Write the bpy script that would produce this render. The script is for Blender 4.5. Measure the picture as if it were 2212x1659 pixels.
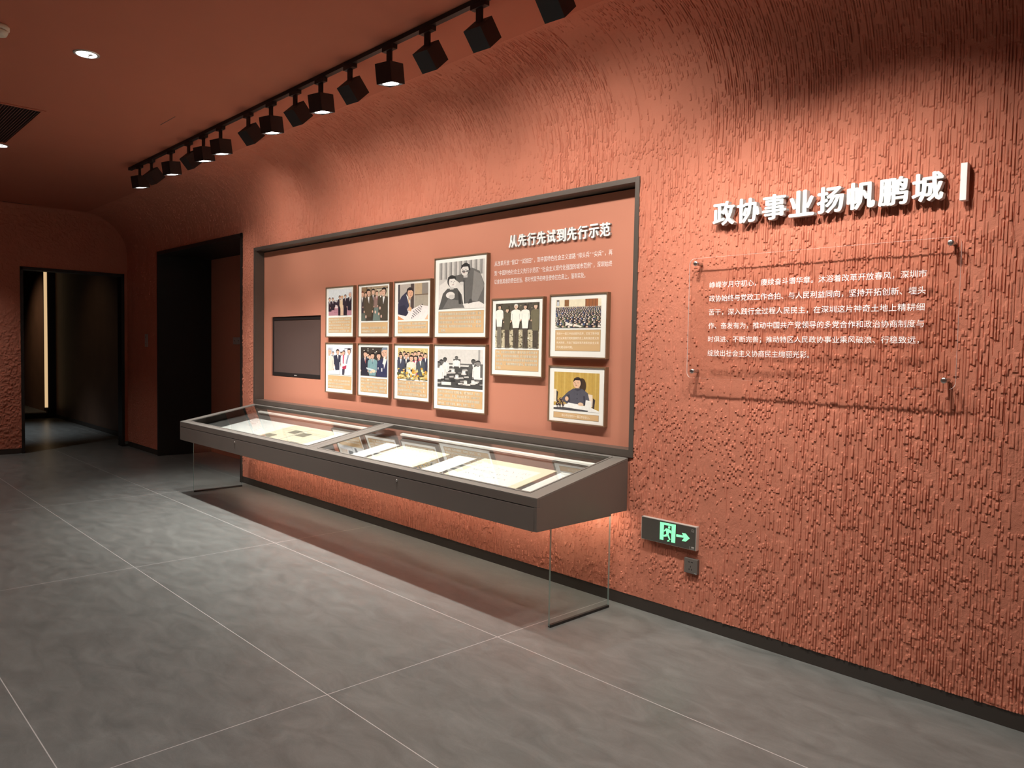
import bpy, math, random
import numpy as np
from mathutils import Matrix, Vector, Euler

for o in list(bpy.data.objects):
    bpy.data.objects.remove(o, do_unlink=True)
SC = bpy.context.scene
COL = SC.collection
R = math.radians
random.seed(7)

# ------------------------------------------------------------------ camera
CAM_H, CAM_D = 1.48, 3.5149          # eye height, distance from the exhibit wall (wall face is y = 0)
F_PX, YAW, PITCH, ROLL = 1639.2, R(-46.203), R(-2.647), R(1.035)
cd = bpy.data.cameras.new('camera')
cam = bpy.data.objects.new('camera', cd); COL.objects.link(cam)
cd.sensor_fit = 'HORIZONTAL'; cd.sensor_width = 36.0; cd.lens = 36.0 * F_PX / 2212.0
cd.clip_start = 0.05; cd.clip_end = 60
fw = Vector((math.sin(YAW)*math.cos(PITCH), math.cos(YAW)*math.cos(PITCH), math.sin(PITCH)))
r0 = Vector((math.cos(YAW), -math.sin(YAW), 0)); u0 = r0.cross(fw)
rt = math.cos(ROLL)*r0 + math.sin(ROLL)*u0
up = -math.sin(ROLL)*r0 + math.cos(ROLL)*u0
m3 = Matrix((rt, up, -fw)).transposed()
cam.matrix_world = Matrix.Translation((0, -CAM_D, CAM_H)) @ m3.to_4x4()
SC.camera = cam

# ------------------------------------------------------------------ world, exposure, light levels
w = bpy.data.worlds.new('world'); SC.world = w; w.use_nodes = True
w.node_tree.nodes['Background'].inputs[0].default_value = (0.02, 0.012, 0.01, 1)
w.node_tree.nodes['Background'].inputs[1].default_value = 0.0
vs = SC.view_settings
vs.view_transform = 'Standard'; vs.look = 'None'; vs.exposure = 0.0; vs.gamma = 1.0
try: vs.use_curve_mapping = False
except Exception: pass
E_PANEL = 47.0       # track spots tilted at the wall
E_CASE = 210.0       # track spots aimed down at the case
E_DOWN = 245.0       # recessed downlights
E_STRIP = 70.0        # strip light under the case
C_SPOT = (1.0, 0.955, 0.89)
C_COOL = (1.0, 0.98, 0.95)

def lamp(name, loc, direction, energy, angle, blend, color, radius, parent=None):
    d = bpy.data.lights.new(name, 'SPOT'); d.energy = energy; d.spot_size = R(angle); d.spot_blend = blend
    d.color = color; d.shadow_soft_size = radius
    o = bpy.data.objects.new(name, d); COL.objects.link(o)
    q = Vector(direction).to_track_quat('-Z', 'Y')
    o.matrix_world = Matrix.Translation(loc) @ q.to_matrix().to_4x4()
    if parent is not None:
        o.parent = parent; o.matrix_parent_inverse = parent.matrix_world.inverted()
    return o

# ------------------------------------------------------------------ materials
def lin(c):
    return tuple(((v/255.0)/12.92 if v/255.0 <= 0.04045 else ((v/255.0+0.055)/1.055)**2.4) for v in c[:3])
class NT:
    def __init__(s, name):
        s.m = bpy.data.materials.new(name); s.m.use_nodes = True
        s.t = s.m.node_tree; s.b = s.t.nodes['Principled BSDF']; s.out = s.t.nodes['Material Output']
    def n(s, ty, **kw):
        x = s.t.nodes.new(ty)
        for k, v in kw.items():
            if k.startswith('i_'):
                x.inputs[int(k[2:]) if k[2:].isdigit() else k[2:]].default_value = v
            else: setattr(x, k, v)
        return x
    def l(s, a, b): s.t.links.new(a, b)
def mat(name, col, rough=0.5, metal=0.0, emit=None, estr=0.0, noise=0.0, nscale=8.0, bump=0.0, bscale=60.0, spec=None):
    k = NT(name); b = k.b
    b.inputs['Base Color'].default_value = (*col, 1); b.inputs['Roughness'].default_value = rough
    b.inputs['Metallic'].default_value = metal
    if spec is not None: b.inputs['Specular IOR Level'].default_value = spec
    if emit: b.inputs['Emission Color'].default_value = (*emit, 1); b.inputs['Emission Strength'].default_value = estr
    tc = k.n('ShaderNodeTexCoord')
    if noise:
        nz = k.n('ShaderNodeTexNoise'); nz.inputs['Scale'].default_value = nscale; nz.inputs['Detail'].default_value = 4
        k.l(tc.outputs['Object'], nz.inputs['Vector'])
        mr = k.n('ShaderNodeMapRange'); mr.inputs['To Min'].default_value = 1-noise; mr.inputs['To Max'].default_value = 1+noise
        k.l(nz.outputs['Fac'], mr.inputs['Value'])
        mx = k.n('ShaderNodeVectorMath', operation='SCALE'); mx.inputs[0].default_value = col
        k.l(mr.outputs[0], mx.inputs['Scale']); k.l(mx.outputs[0], b.inputs['Base Color'])
    if bump:
        nb = k.n('ShaderNodeTexNoise'); nb.inputs['Scale'].default_value = bscale; nb.inputs['Detail'].default_value = 5
        k.l(tc.outputs['Object'], nb.inputs['Vector'])
        bp = k.n('ShaderNodeBump'); bp.inputs['Strength'].default_value = bump; bp.inputs['Distance'].default_value = 0.01
        k.l(nb.outputs['Fac'], bp.inputs['Height']); k.l(bp.outputs[0], b.inputs['Normal'])
    return k.m
RED = (0.54, 0.192, 0.120)
M = {}
M['relief'] = mat('red_relief_plaster', RED, 0.85, noise=0.10, nscale=5, bump=0.22, bscale=260, spec=0.2)
M['red'] = mat('red_paint', (0.55, 0.220, 0.140), 0.7, noise=0.03, nscale=3, bump=0.05, bscale=200, spec=0.25)
M['ceil'] = mat('red_ceiling_paint', (0.46, 0.150, 0.090), 0.8, noise=0.04, nscale=3, bump=0.05, bscale=200, spec=0.2)
M['metal'] = mat('bronze_metal', (0.105, 0.083, 0.068), 0.42, 0.25, noise=0.08, nscale=4)
M['case'] = mat('bronze_case_metal', (0.155, 0.125, 0.105), 0.45, 0.15, noise=0.06, nscale=4)
M['lid'] = mat('bronze_lid_metal', (0.19, 0.172, 0.150), 0.42, 0.2, noise=0.06, nscale=4)
M['dark'] = mat('dark_metal', (0.022, 0.018, 0.015), 0.5, 0.2, noise=0.1)
M['base'] = mat('baseboard_metal', (0.05, 0.04, 0.033), 0.5, 0.2, noise=0.1)
M['black'] = mat('black_paint', (0.016, 0.012, 0.011), 0.55, 0.0, noise=0.05)
M['grille'] = mat('grille_dark', (0.09, 0.028, 0.02), 0.7, noise=0.05)
M['fabric'] = mat('case_lining', (0.10, 0.095, 0.088), 0.85, noise=0.12, nscale=30, bump=0.2, bscale=400)
M['white'] = mat('white_paint', (0.86, 0.85, 0.82), 0.5, noise=0.01)
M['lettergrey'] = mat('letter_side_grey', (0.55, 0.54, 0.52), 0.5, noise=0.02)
M['paper'] = mat('white_paper', (0.86, 0.85, 0.80), 0.7, noise=0.02, nscale=20)
M['cream'] = mat('cream_paper', (0.84, 0.74, 0.55), 0.7, noise=0.04, nscale=12)
M['mount'] = mat('mount_board', (0.86, 0.84, 0.77), 0.7, noise=0.01)
M['frame'] = mat('walnut_frame', (0.20, 0.105, 0.055), 0.5, noise=0.18, nscale=25)
M['caption'] = mat('ochre_caption', (0.64, 0.41, 0.20), 0.65, noise=0.03)
M['capline'] = mat('caption_border', (0.26, 0.17, 0.09), 0.65, noise=0.03)
M['capedge'] = mat('caption_text', (0.95, 0.90, 0.74), 0.65, noise=0.01)
M['screen'] = mat('tv_screen', (0.105, 0.070, 0.060), 0.32, noise=0.02, spec=0.6)
M['steel'] = mat('brushed_steel', (0.62, 0.60, 0.57), 0.28, 1.0, noise=0.05, nscale=40)
M['signgrey'] = mat('sign_plate', (0.16, 0.145, 0.125), 0.35, 0.7, noise=0.06, nscale=15)
M['signedge'] = mat('sign_edge', (0.70, 0.66, 0.60), 0.4, 0.5, noise=0.02)
M['green'] = mat('exit_green_lit', (0.15, 0.7, 0.35), 0.5, emit=(0.28, 1.0, 0.46), estr=0.95, noise=0.01)
M['greend'] = mat('exit_green_dark', (0.01, 0.10, 0.035), 0.5, noise=0.01)
M['socket'] = mat('grey_plastic', (0.13, 0.11, 0.095), 0.45, noise=0.03)
M['switch'] = mat('switch_plastic', (0.42, 0.36, 0.33), 0.45, noise=0.03)
M['ivory'] = mat('ivory_plastic', (0.62, 0.55, 0.44), 0.5, noise=0.03)
M['led'] = mat('lamp_emitter', (0.9, 0.9, 0.9), 0.5, emit=(1.0, 0.97, 0.93), estr=7.0, noise=0.01)
M['ledsoft'] = mat('case_light_bar', (0.85, 0.8, 0.72), 0.5, emit=(1.0, 0.91, 0.80), estr=0.5, noise=0.01)
M['ledwarm'] = mat('warm_strip', (0.9, 0.75, 0.5), 0.5, emit=(1.0, 0.66, 0.34), estr=0.72, noise=0.01)
M['brown'] = mat('corridor_wood', (0.13, 0.066, 0.038), 0.6, noise=0.25, nscale=3)
M['corr'] = mat('corridor_dark', (0.045, 0.034, 0.028), 0.7, noise=0.1)
M['ink'] = mat('black_ink', (0.06, 0.055, 0.06), 0.7, noise=0.02)
M['inkgrey'] = mat('grey_ink', (0.40, 0.38, 0.36), 0.7, noise=0.02)

def attr_mat():
    k = NT('photo_print'); a = k.n('ShaderNodeAttribute', attribute_name='Col')
    nz = k.n('ShaderNodeTexNoise'); nz.inputs['Scale'].default_value = 45; nz.inputs['Detail'].default_value = 3
    tc = k.n('ShaderNodeTexCoord'); k.l(tc.outputs['Object'], nz.inputs['Vector'])
    mr = k.n('ShaderNodeMapRange'); mr.inputs['To Min'].default_value = 0.80; mr.inputs['To Max'].default_value = 1.04
    k.l(nz.outputs['Fac'], mr.inputs['Value'])
    sc = k.n('ShaderNodeVectorMath', operation='SCALE'); k.l(a.outputs['Color'], sc.inputs[0]); k.l(mr.outputs[0], sc.inputs['Scale'])
    k.l(sc.outputs[0], k.b.inputs['Base Color']); k.b.inputs['Roughness'].default_value = 0.5
    return k.m
M['print'] = attr_mat()

def glass_mat(name, tint, ior=1.5, boost=1.0):
    """thin clear sheet: passes light straight through, mirrors by Fresnel on its outer faces"""
    k = NT(name); k.t.nodes.remove(k.b)
    tr = k.n('ShaderNodeBsdfTransparent'); tr.inputs[0].default_value = (*tint, 1)
    gl = k.n('ShaderNodeBsdfGlossy'); gl.inputs['Roughness'].default_value = 0.01
    fr = k.n('ShaderNodeFresnel'); fr.inputs['IOR'].default_value = ior
    ge = k.n('ShaderNodeNewGeometry')
    iv = k.n('ShaderNodeMath', operation='SUBTRACT'); iv.inputs[0].default_value = 1.0; k.l(ge.outputs['Backfacing'], iv.inputs[1])
    mu = k.n('ShaderNodeMath', operation='MULTIPLY'); k.l(fr.outputs[0], mu.inputs[0]); k.l(iv.outputs[0], mu.inputs[1])
    m2 = k.n('ShaderNodeMath', operation='MULTIPLY'); m2.inputs[1].default_value = boost; k.l(mu.outputs[0], m2.inputs[0])
    mx = k.n('ShaderNodeMixShader'); k.l(m2.outputs[0], mx.inputs[0]); k.l(tr.outputs[0], mx.inputs[1]); k.l(gl.outputs[0], mx.inputs[2])
    k.l(mx.outputs[0], k.out.inputs['Surface'])
    return k.m
M['glass'] = glass_mat('clear_glass', (0.97, 0.985, 0.98), 1.52, 1.6)
M['acrylic'] = glass_mat('clear_acrylic', (0.985, 0.98, 0.975), 1.49, 1.3)
def edge_mat(name, col, a):
    k = NT(name); tr = k.n('ShaderNodeBsdfTransparent')
    k.b.inputs['Base Color'].default_value = (*col, 1); k.b.inputs['Roughness'].default_value = 0.2
    tl = k.n('ShaderNodeBsdfTranslucent'); tl.inputs[0].default_value = (*col, 1)
    ad = k.n('ShaderNodeMixShader'); ad.inputs[0].default_value = 0.5; k.l(k.b.outputs[0], ad.inputs[1]); k.l(tl.outputs[0], ad.inputs[2])
    mx = k.n('ShaderNodeMixShader'); mx.inputs[0].default_value = a
    k.l(tr.outputs[0], mx.inputs[1]); k.l(ad.outputs[0], mx.inputs[2]); k.l(mx.outputs[0], k.out.inputs['Surface'])
    return k.m
M['glassedge'] = edge_mat('glass_edge', (0.34, 0.50, 0.46), 0.75)
M['acredge'] = edge_mat('acrylic_edge', (0.92, 0.84, 0.80), 0.85)

def floor_mat():
    k = NT('grey_stone_tile'); b = k.b
    tc = k.n('ShaderNodeTexCoord'); sp = k.n('ShaderNodeSeparateXYZ'); k.l(tc.outputs['Object'], sp.inputs[0])
    def line(sock, off, per, half):
        a = k.n('ShaderNodeMath', operation='SUBTRACT'); k.l(sock, a.inputs[0]); a.inputs[1].default_value = off
        c = k.n('ShaderNodeMath', operation='PINGPONG'); k.l(a.outputs[0], c.inputs[0]); c.inputs[1].default_value = per/2
        d = k.n('ShaderNodeMath', operation='LESS_THAN'); k.l(c.outputs[0], d.inputs[0]); d.inputs[1].default_value = half
        return d.outputs[0]
    lx = line(sp.outputs['X'], -2.805, 2.455, 0.0019)
    ly = line(sp.outputs['Y'], -0.897, 0.982, 0.0019)
    mxl = k.n('ShaderNodeMath', operation='MAXIMUM'); k.l(lx, mxl.inputs[0]); k.l(ly, mxl.inputs[1])
    mp = k.n('ShaderNodeMapping'); mp.inputs['Scale'].default_value = (1.0, 2.2, 1); k.l(tc.outputs['Object'], mp.inputs[0])
    n1 = k.n('ShaderNodeTexNoise'); n1.inputs['Scale'].default_value = 4.5; n1.inputs['Detail'].default_value = 10; n1.inputs['Roughness'].default_value = 0.70
    n1.inputs['Distortion'].default_value = 0.7
    k.l(mp.outputs[0], n1.inputs['Vector'])
    n2 = k.n('ShaderNodeTexNoise'); n2.inputs['Scale'].default_value = 120; n2.inputs['Detail'].default_value = 3
    k.l(mp.outputs[0], n2.inputs['Vector'])
    cr = k.n('ShaderNodeValToRGB'); e = cr.color_ramp.elements
    e[0].position = 0.30; e[0].color = (0.105, 0.108, 0.100, 1); e[1].position = 0.72; e[1].color = (0.180, 0.184, 0.171, 1)
    k.l(n1.outputs['Fac'], cr.inputs[0])
    mr = k.n('ShaderNodeMapRange'); mr.inputs['To Min'].default_value = 0.88; mr.inputs['To Max'].default_value = 1.12
    k.l(n2.outputs['Fac'], mr.inputs['Value'])
    sc = k.n('ShaderNodeVectorMath', operation='SCALE'); k.l(cr.outputs[0], sc.inputs[0]); k.l(mr.outputs[0], sc.inputs['Scale'])
    mx = k.n('ShaderNodeMix', data_type='RGBA'); k.l(mxl.outputs[0], mx.inputs[0]); k.l(sc.outputs[0], mx.inputs[6]); mx.inputs[7].default_value = (0.46, 0.45, 0.43, 1)
    k.l(mx.outputs[2], b.inputs['Base Color'])
    rr = k.n('ShaderNodeMapRange'); rr.inputs['To Min'].default_value = 0.27; rr.inputs['To Max'].default_value = 0.42
    k.l(n1.outputs['Fac'], rr.inputs['Value']); k.l(rr.outputs[0], b.inputs['Roughness'])
    b.inputs['Specular IOR Level'].default_value = 0.5
    bp = k.n('ShaderNodeBump'); bp.inputs['Strength'].default_value = 0.05; bp.inputs['Distance'].default_value = 0.003
    k.l(n1.outputs['Fac'], bp.inputs['Height']); k.l(bp.outputs[0], b.inputs['Normal'])
    return k.m
M['floor'] = floor_mat()

# ------------------------------------------------------------------ mesh helpers
class MB:
    """collects faces (with one material key each) and links them as ONE mesh object"""
    def __init__(s): s.v = []; s.f = []; s.k = []; s.sm = []
    def add(s, vs, fs, key, smooth=False):
        o = len(s.v); s.v += [tuple(p) for p in vs]
        for f in fs: s.f.append(tuple(i+o for i in f)); s.k.append(key); s.sm.append(smooth)
    def box(s, x0, x1, y0, y1, z0, z1, key, top=None):
        vs = [(x0,y0,z0),(x1,y0,z0),(x1,y1,z0),(x0,y1,z0),(x0,y0,z1),(x1,y0,z1),(x1,y1,z1),(x0,y1,z1)]
        s.add(vs, [(0,3,2,1),(0,1,5,4),(1,2,6,5),(2,3,7,6),(3,0,4,7)], key); s.add(vs, [(4,5,6,7)], top or key)
    def prism(s, pts, axis, a0, a1, key, cap=None):
        """extrude a closed polygon of 2D points along an axis; pts are in the other two axes (cyclic order)"""
        def mk(p, a):
            return (a, p[0], p[1]) if axis == 0 else ((p[0], a, p[1]) if axis == 1 else (p[0], p[1], a))
        n = len(pts); vs = [mk(p, a0) for p in pts] + [mk(p, a1) for p in pts]
        s.add(vs, [(i, (i+1) % n, n+(i+1) % n, n+i) for i in range(n)], key)
        s.add(vs, [tuple(range(n-1, -1, -1)), tuple(range(n, 2*n))], cap or key)
    def lathe(s, prof, origin, axis, key, seg=24, smooth=True):
        """prof = [(radius, height)...] turned about an axis vector through origin"""
        ax = Vector(axis).normalized(); q = ax.to_track_quat('Z', 'Y'); vs = []
        for r_, h in prof:
            for i in range(seg):
                a = 2*math.pi*i/seg
                vs.append(Vector(origin) + q @ Vector((r_*math.cos(a), r_*math.sin(a), h)))
        fs = []
        for j in range(len(prof)-1):
            for i in range(seg):
                i2 = (i+1) % seg; fs.append((j*seg+i, j*seg+i2, (j+1)*seg+i2, (j+1)*seg+i))
        s.add(vs, fs, key, smooth)
        s.add(vs, [tuple(range(seg-1, -1, -1)), tuple(range((len(prof)-1)*seg, len(prof)*seg))], key)
    def mapped(s, fn):
        s.v = [tuple(fn(Vector(p))) for p in s.v]; return s
    def build(s, name, parent=None, bevel=0.0, fix=True):
        me = bpy.data.meshes.new(name); me.from_pydata(s.v, [], s.f)
        keys = []
        for k in s.k:
            if k not in keys: keys.append(k); me.materials.append(M[k])
        me.polygons.foreach_set('material_index', [keys.index(k) for k in s.k])
        me.polygons.foreach_set('use_smooth', s.sm)
        me.update()
        if fix:
            import bmesh
            bm = bmesh.new(); bm.from_mesh(me)
            bmesh.ops.remove_doubles(bm, verts=bm.verts, dist=1e-6)
            bmesh.ops.recalc_face_normals(bm, faces=bm.faces)
            if bevel:
                es = [e for e in bm.edges if len(e.link_faces) == 2 and e.calc_face_angle(0) > 0.6]
                bmesh.ops.bevel(bm, geom=es, offset=bevel, segments=2, profile=0.7, affect='EDGES', clamp_overlap=True)
            bm.to_mesh(me); bm.free()
        o = bpy.data.objects.new(name, me); COL.objects.link(o)
        if parent is not None:
            o.parent = parent; o.matrix_parent_inverse = parent.matrix_world.inverted()
        return o
def tag(o, label=None, cat=None, group=None, kind=None):
    if label: o['label'] = label
    if cat: o['category'] = cat
    if group: o['group'] = group
    if kind: o['kind'] = kind
    return o
def thing(name, label, cat, loc=(0, 0, 0), group=None):
    o = bpy.data.objects.new(name, None); COL.objects.link(o); o.empty_display_size = 0.05
    o.matrix_world = Matrix.Translation(loc); return tag(o, label, cat, group)
def struct(o): o['kind'] = 'structure'; return o
def copy_tree(root):
    c = root.copy(); COL.objects.link(c)
    for ch in root.children:
        d = ch.copy(); COL.objects.link(d); d.parent = c; d.matrix_parent_inverse = ch.matrix_parent_inverse.copy()
        for g in ch.children:
            h = g.copy(); COL.objects.link(h); h.parent = d; h.matrix_parent_inverse = g.matrix_parent_inverse.copy()
    return c

# ------------------------------------------------------------------ text helper
def glyphs(body, extrude=0.0, offset=0.0, res=2):
    """text outline as (verts Nx3, faces) with em size 1; the built-in typeface covers Chinese"""
    cu = bpy.data.curves.new('t', 'FONT'); cu.body = body; cu.size = 1.0; cu.extrude = extrude; cu.offset = offset
    cu.resolution_u = res; cu.fill_mode = 'BOTH'
    ob = bpy.data.objects.new('t', cu); COL.objects.link(ob)
    bpy.context.view_layer.update()
    dg = bpy.context.evaluated_depsgraph_get()
    me = bpy.data.meshes.new_from_object(ob.evaluated_get(dg))
    v = np.zeros(len(me.vertices)*3, np.float32); me.vertices.foreach_get('co', v); v = v.reshape(-1, 3)
    f = [tuple(p.vertices) for p in me.polygons]
    nz = [p.normal[2] for p in me.polygons]
    bpy.data.objects.remove(ob); bpy.data.curves.remove(cu); bpy.data.meshes.remove(me)
    return v, f, nz
def put_text(mb, body, x0, x1, z0, z1, y, key, depth=0.0, bold=0.0, side=None, fit=True):
    """write body on a vertical wall plane: left/right edges x0..x1, bottom/top z0..z1, front face at y"""
    v, f, nz = glyphs(body, 0.5 if depth else 0.0, 0.0)
    if bold:                                    # heavier strokes: the outline repeated a hair to each side
        n0 = len(v); shifts = [(0, 0), (bold, bold*.5), (-bold, bold*.5), (bold, -bold*.5), (-bold, -bold*.5)]
        if bold > 0.018: shifts += [(bold*1.6, 0), (-bold*1.6, 0), (0, bold*.9), (0, -bold*.9)]
        vv, ff, nn = [], [], []
        for k, (a, c) in enumerate(shifts):
            q = v.copy(); q[:, 0] += a; q[:, 1] += c; q[:, 2] = q[:, 2]*(1-0.004*k) if depth else 0.00004*k; vv.append(q)
            ff += [tuple(i+k*n0 for i in g) for g in f]; nn += nz
        v = np.concatenate(vv); f = ff; nz = nn
    mn, mx = v.min(0), v.max(0)
    sx = (x1-x0)/(mx[0]-mn[0]); sz = (z1-z0)/(mx[1]-mn[1]) if fit else sx
    P = np.stack([x0+(v[:, 0]-mn[0])*sx, (y + (0.5-v[:, 2])*depth) if depth else y-v[:, 2], z0+(v[:, 1]-mn[1])*sz], 1)
    o = len(mb.v); mb.v += [tuple(p) for p in P]
    for q, n in zip(f, nz):
        mb.f.append(tuple(i+o for i in q)); mb.k.append(key if (side is None or n > 0.5) else side); mb.sm.append(False)

# ------------------------------------------------------------------ relief plaster walls
def h2(i, j, seed=0):
    i = np.asarray(i, np.int64); j = np.asarray(j, np.int64)
    n = (i*374761393 + j*668265263 + seed*974634721) & 0xffffffff
    n = ((n ^ (n >> 13))*1274126177) & 0xffffffff
    n = ((n ^ (n >> 16))*2246822519) & 0xffffffff
    return ((n ^ (n >> 15)) & 0xffffff)/float(0xffffff)
def vnoise(x, y, seed):
    xi = np.floor(x).astype(np.int64); yi = np.floor(y).astype(np.int64); fx = x-xi; fy = y-yi
    fx = fx*fx*(3-2*fx); fy = fy*fy*(3-2*fy)
    a = h2(xi, yi, seed)*(1-fx)+h2(xi+1, yi, seed)*fx; b = h2(xi, yi+1, seed)*(1-fx)+h2(xi+1, yi+1, seed)*fx
    return a*(1-fy)+b*fy
def sstep(a, b, t):
    t = np.clip((t-a)/(b-a), 0, 1); return t*t*(3-2*t)
def relief_height(X, S, amp=1.0):
    """combed plaster: short raised vertical bars in patches, rough lumps between them"""
    pitch = 0.0116
    xw = X + 0.0016*(vnoise(X*9, S*4, 3)-0.5)
    ci = np.floor(xw/pitch).astype(np.int64); fx = xw/pitch-ci
    wd = 0.74+0.24*h2(ci, ci*0, 6)                          # some strips are narrower
    prof = sstep(0.0, 0.10, fx)*(1-sstep(wd-0.10, wd, fx))
    # combed patches laid in bays about two thirds of a metre wide
    bayi = np.floor((X+0.11*np.floor(S/0.8))/0.62)
    bay = vnoise(bayi*7.3+0.5, S*0.35, 11)
    region = 0.55*bay + 0.45*vnoise(X*1.6, S*1.3, 12)
    rg = sstep(0.34, 0.64, region)
    off = h2(ci, ci*0, 5)*3.0
    def flakes(L, seed, dens):
        """raised strips that thicken downwards and break off sharply at the bottom"""
        t = S/L + off*7.0; j = np.floor(t).astype(np.int64); ft = t-j
        on = (h2(ci, j, seed) < dens).astype(float); th = 0.55+0.45*h2(ci, j, seed+1); ln = 0.45+0.55*h2(ci, j, seed+2)
        u = ft/ln
        return on*th*sstep(0.0, 0.07, u)*(1-0.5*u)*(1-sstep(0.88, 1.0, u))
    clump = vnoise(X*7, S*8, 24)
    h = prof*np.maximum(0.0068*flakes(0.100, 21, 0.16+0.50*rg)*(0.5+0.5*rg), 0.0062*flakes(0.036, 27, 0.10+0.45*sstep(0.36, 0.68, clump)))
    h -= 0.0030*rg*(1-prof)*(h2(ci, np.floor(S/0.07+off*5).astype(np.int64), 61) < 0.55)
    grain = vnoise(X*110, S*95, 31)*0.6+vnoise(X*210, S*170, 32)*0.4
    h += 0.0022*grain*(0.4+0.6*vnoise(X*3.1, S*2.9, 33)) + 0.0016*vnoise(X*30, S*24, 36) + 0.003*vnoise(X*2.1, S*1.7, 34)
    # a few ruled vertical joints
    jt = np.abs(((X+0.21) % 0.61)-0.305); jm = (jt > 0.3032) & (vnoise(np.floor((X+0.21)/0.61)*3.7, S*2.5, 41) > 0.42)
    h = np.where(jm, h-0.003, h)
    return h*amp
def grid_mesh(name, P, keep, key, parent=None):
    nu, nv = P.shape[:2]
    idx = np.arange(nu*nv).reshape(nu, nv)
    q = np.stack([idx[:-1, :-1], idx[1:, :-1], idx[1:, 1:], idx[:-1, 1:]], -1)[keep]
    used = np.zeros(nu*nv, bool); used[q.ravel()] = True
    remap = np.cumsum(used)-1
    V = P.reshape(-1, 3)[used].astype(np.float32); q = remap[q].astype(np.int32)
    me = bpy.data.meshes.new(name)
    me.vertices.add(len(V)); me.vertices.foreach_set('co', V.ravel())
    me.loops.add(q.size); me.loops.foreach_set('vertex_index', q.ravel())
    me.polygons.add(len(q)); me.polygons.foreach_set('loop_start', np.arange(0, q.size, 4, dtype=np.int32))
    me.polygons.foreach_set('use_smooth', np.zeros(len(q), bool))
    me.update(calc_edges=True); me.materials.append(M[key])
    o = bpy.data.objects.new(name, me); COL.objects.link(o); return o
Z_CEIL, COVE_R, Z_BASE = 3.22, 0.54, 0.070
X_LEFT = -11.55
NX0, NX1, NZ0, NZ1 = -7.530, -2.643, 0.867, 2.468     # niche outer edge
OX0, OX1, OZ1 = -10.31, -7.83, 2.62                    # opening in the exhibit wall
def main_wall():
    def run(a, b, step): return np.linspace(a, b, max(2, int(round((b-a)/step))+1))
    xs = np.unique(np.concatenate([run(X_LEFT, OX0, .012), run(OX0, OX1, .010), run(OX1, NX0, .0075), run(NX0, -5.0, .0042), run(-5.0, NX1, .0035),
                                   run(NX1, -0.6, .0026), run(-0.6, 0.2, .007), run(0.2, 4.0, .03)]))
    s_top = Z_CEIL-COVE_R
    ss = np.unique(np.concatenate([run(Z_BASE, NZ0, .0058), run(NZ0, NZ1, .0060), run(NZ1, OZ1, .0060), run(OZ1, s_top, .0066), run(s_top, s_top+COVE_R*math.pi/2, .0066)]))
    X, S = np.meshgrid(xs, ss, indexing='ij')
    H = relief_height(X, S)
    # plaster is dressed flat where metal is fitted against it
    def calm(x0, x1, z0, z1, m=0.02):
        return np.clip(np.minimum(np.minimum(X-x0, x1-X), np.minimum(S-z0, z1-S))/m+1, 0, 1)
    H = H*(1-calm(-7.516, -2.674, 0.545, 0.90, 0.012))
    H = H*(1-0.6*calm(-2.56, -2.19, 0.415, 0.555))*(1-0.7*calm(-2.275, -2.187, 0.29, 0.375))*(1-0.8*calm(-10.85, -10.66, 1.4, 1.61))
    H = H*np.clip((s_top+COVE_R*math.pi/2-S)/0.06, 0.05, 1)
    T = np.clip((S-s_top)/COVE_R, 0, math.pi/2)
    by = -COVE_R+COVE_R*np.cos(T); bz = np.where(S > s_top, s_top+COVE_R*np.sin(T), S)
    ny, nz = -np.cos(T), -np.sin(T)
    P = np.stack([X, by+ny*H, bz+nz*H], -1)
    xc = (X[:-1, :-1]+X[1:, 1:])/2; sc = (S[:-1, :-1]+S[1:, 1:])/2
    keep = ~((xc > NX0) & (xc < NX1) & (sc > NZ0) & (sc < NZ1)) & ~((xc > OX0) & (xc < OX1) & (sc < OZ1))
    k0 = int(np.argmin(np.abs(ss-s_top)))
    struct(grid_mesh('wall_back', P[:, :k0+1], keep[:, :k0], 'relief'))
    return struct(grid_mesh('ceiling_cove', P[:, k0:], keep[:, k0:], 'relief'))
main_wall()
DY0, DY1, DZ1 = -1.300, -0.050, 2.430
def left_wall():
    ys = np.unique(np.concatenate([np.linspace(-8.0, -2.6, 60), np.linspace(-2.6, DY0, 240), np.linspace(DY0, DY1, 130), np.linspace(DY1, 0.0, 8)]))
    zs = np.unique(np.concatenate([np.linspace(Z_BASE, DZ1, 260), np.linspace(DZ1, Z_CEIL, 90)]))
    Y, Z = np.meshgrid(ys, zs, indexing='ij')
    lump = vnoise(Y*34, Z*34, 51)*0.55+vnoise(Y*75, Z*70, 52)*0.45
    H = 0.009*sstep(0.3, 0.85, lump)*(0.4+0.6*vnoise(Y*2, Z*2, 53))+0.01*vnoise(Y*3, Z*3, 54)
    H *= np.clip((-Y)/0.1, 0, 1)
    c = np.clip((Z-(Z_CEIL-0.16))/0.16, 0, 1)
    P = np.stack([X_LEFT+H+0.10*(1-np.sqrt(1-c*c*0.999)), Y, Z], -1)
    yc = (Y[:-1, :-1]+Y[1:, 1:])/2; zc = (Z[:-1, :-1]+Z[1:, 1:])/2
    keep = ~((yc > DY0) & (yc < DY1) & (zc < DZ1))
    return struct(grid_mesh('wall_left', P[::-1], keep[::-1], 'relief'))
left_wall()

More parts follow.
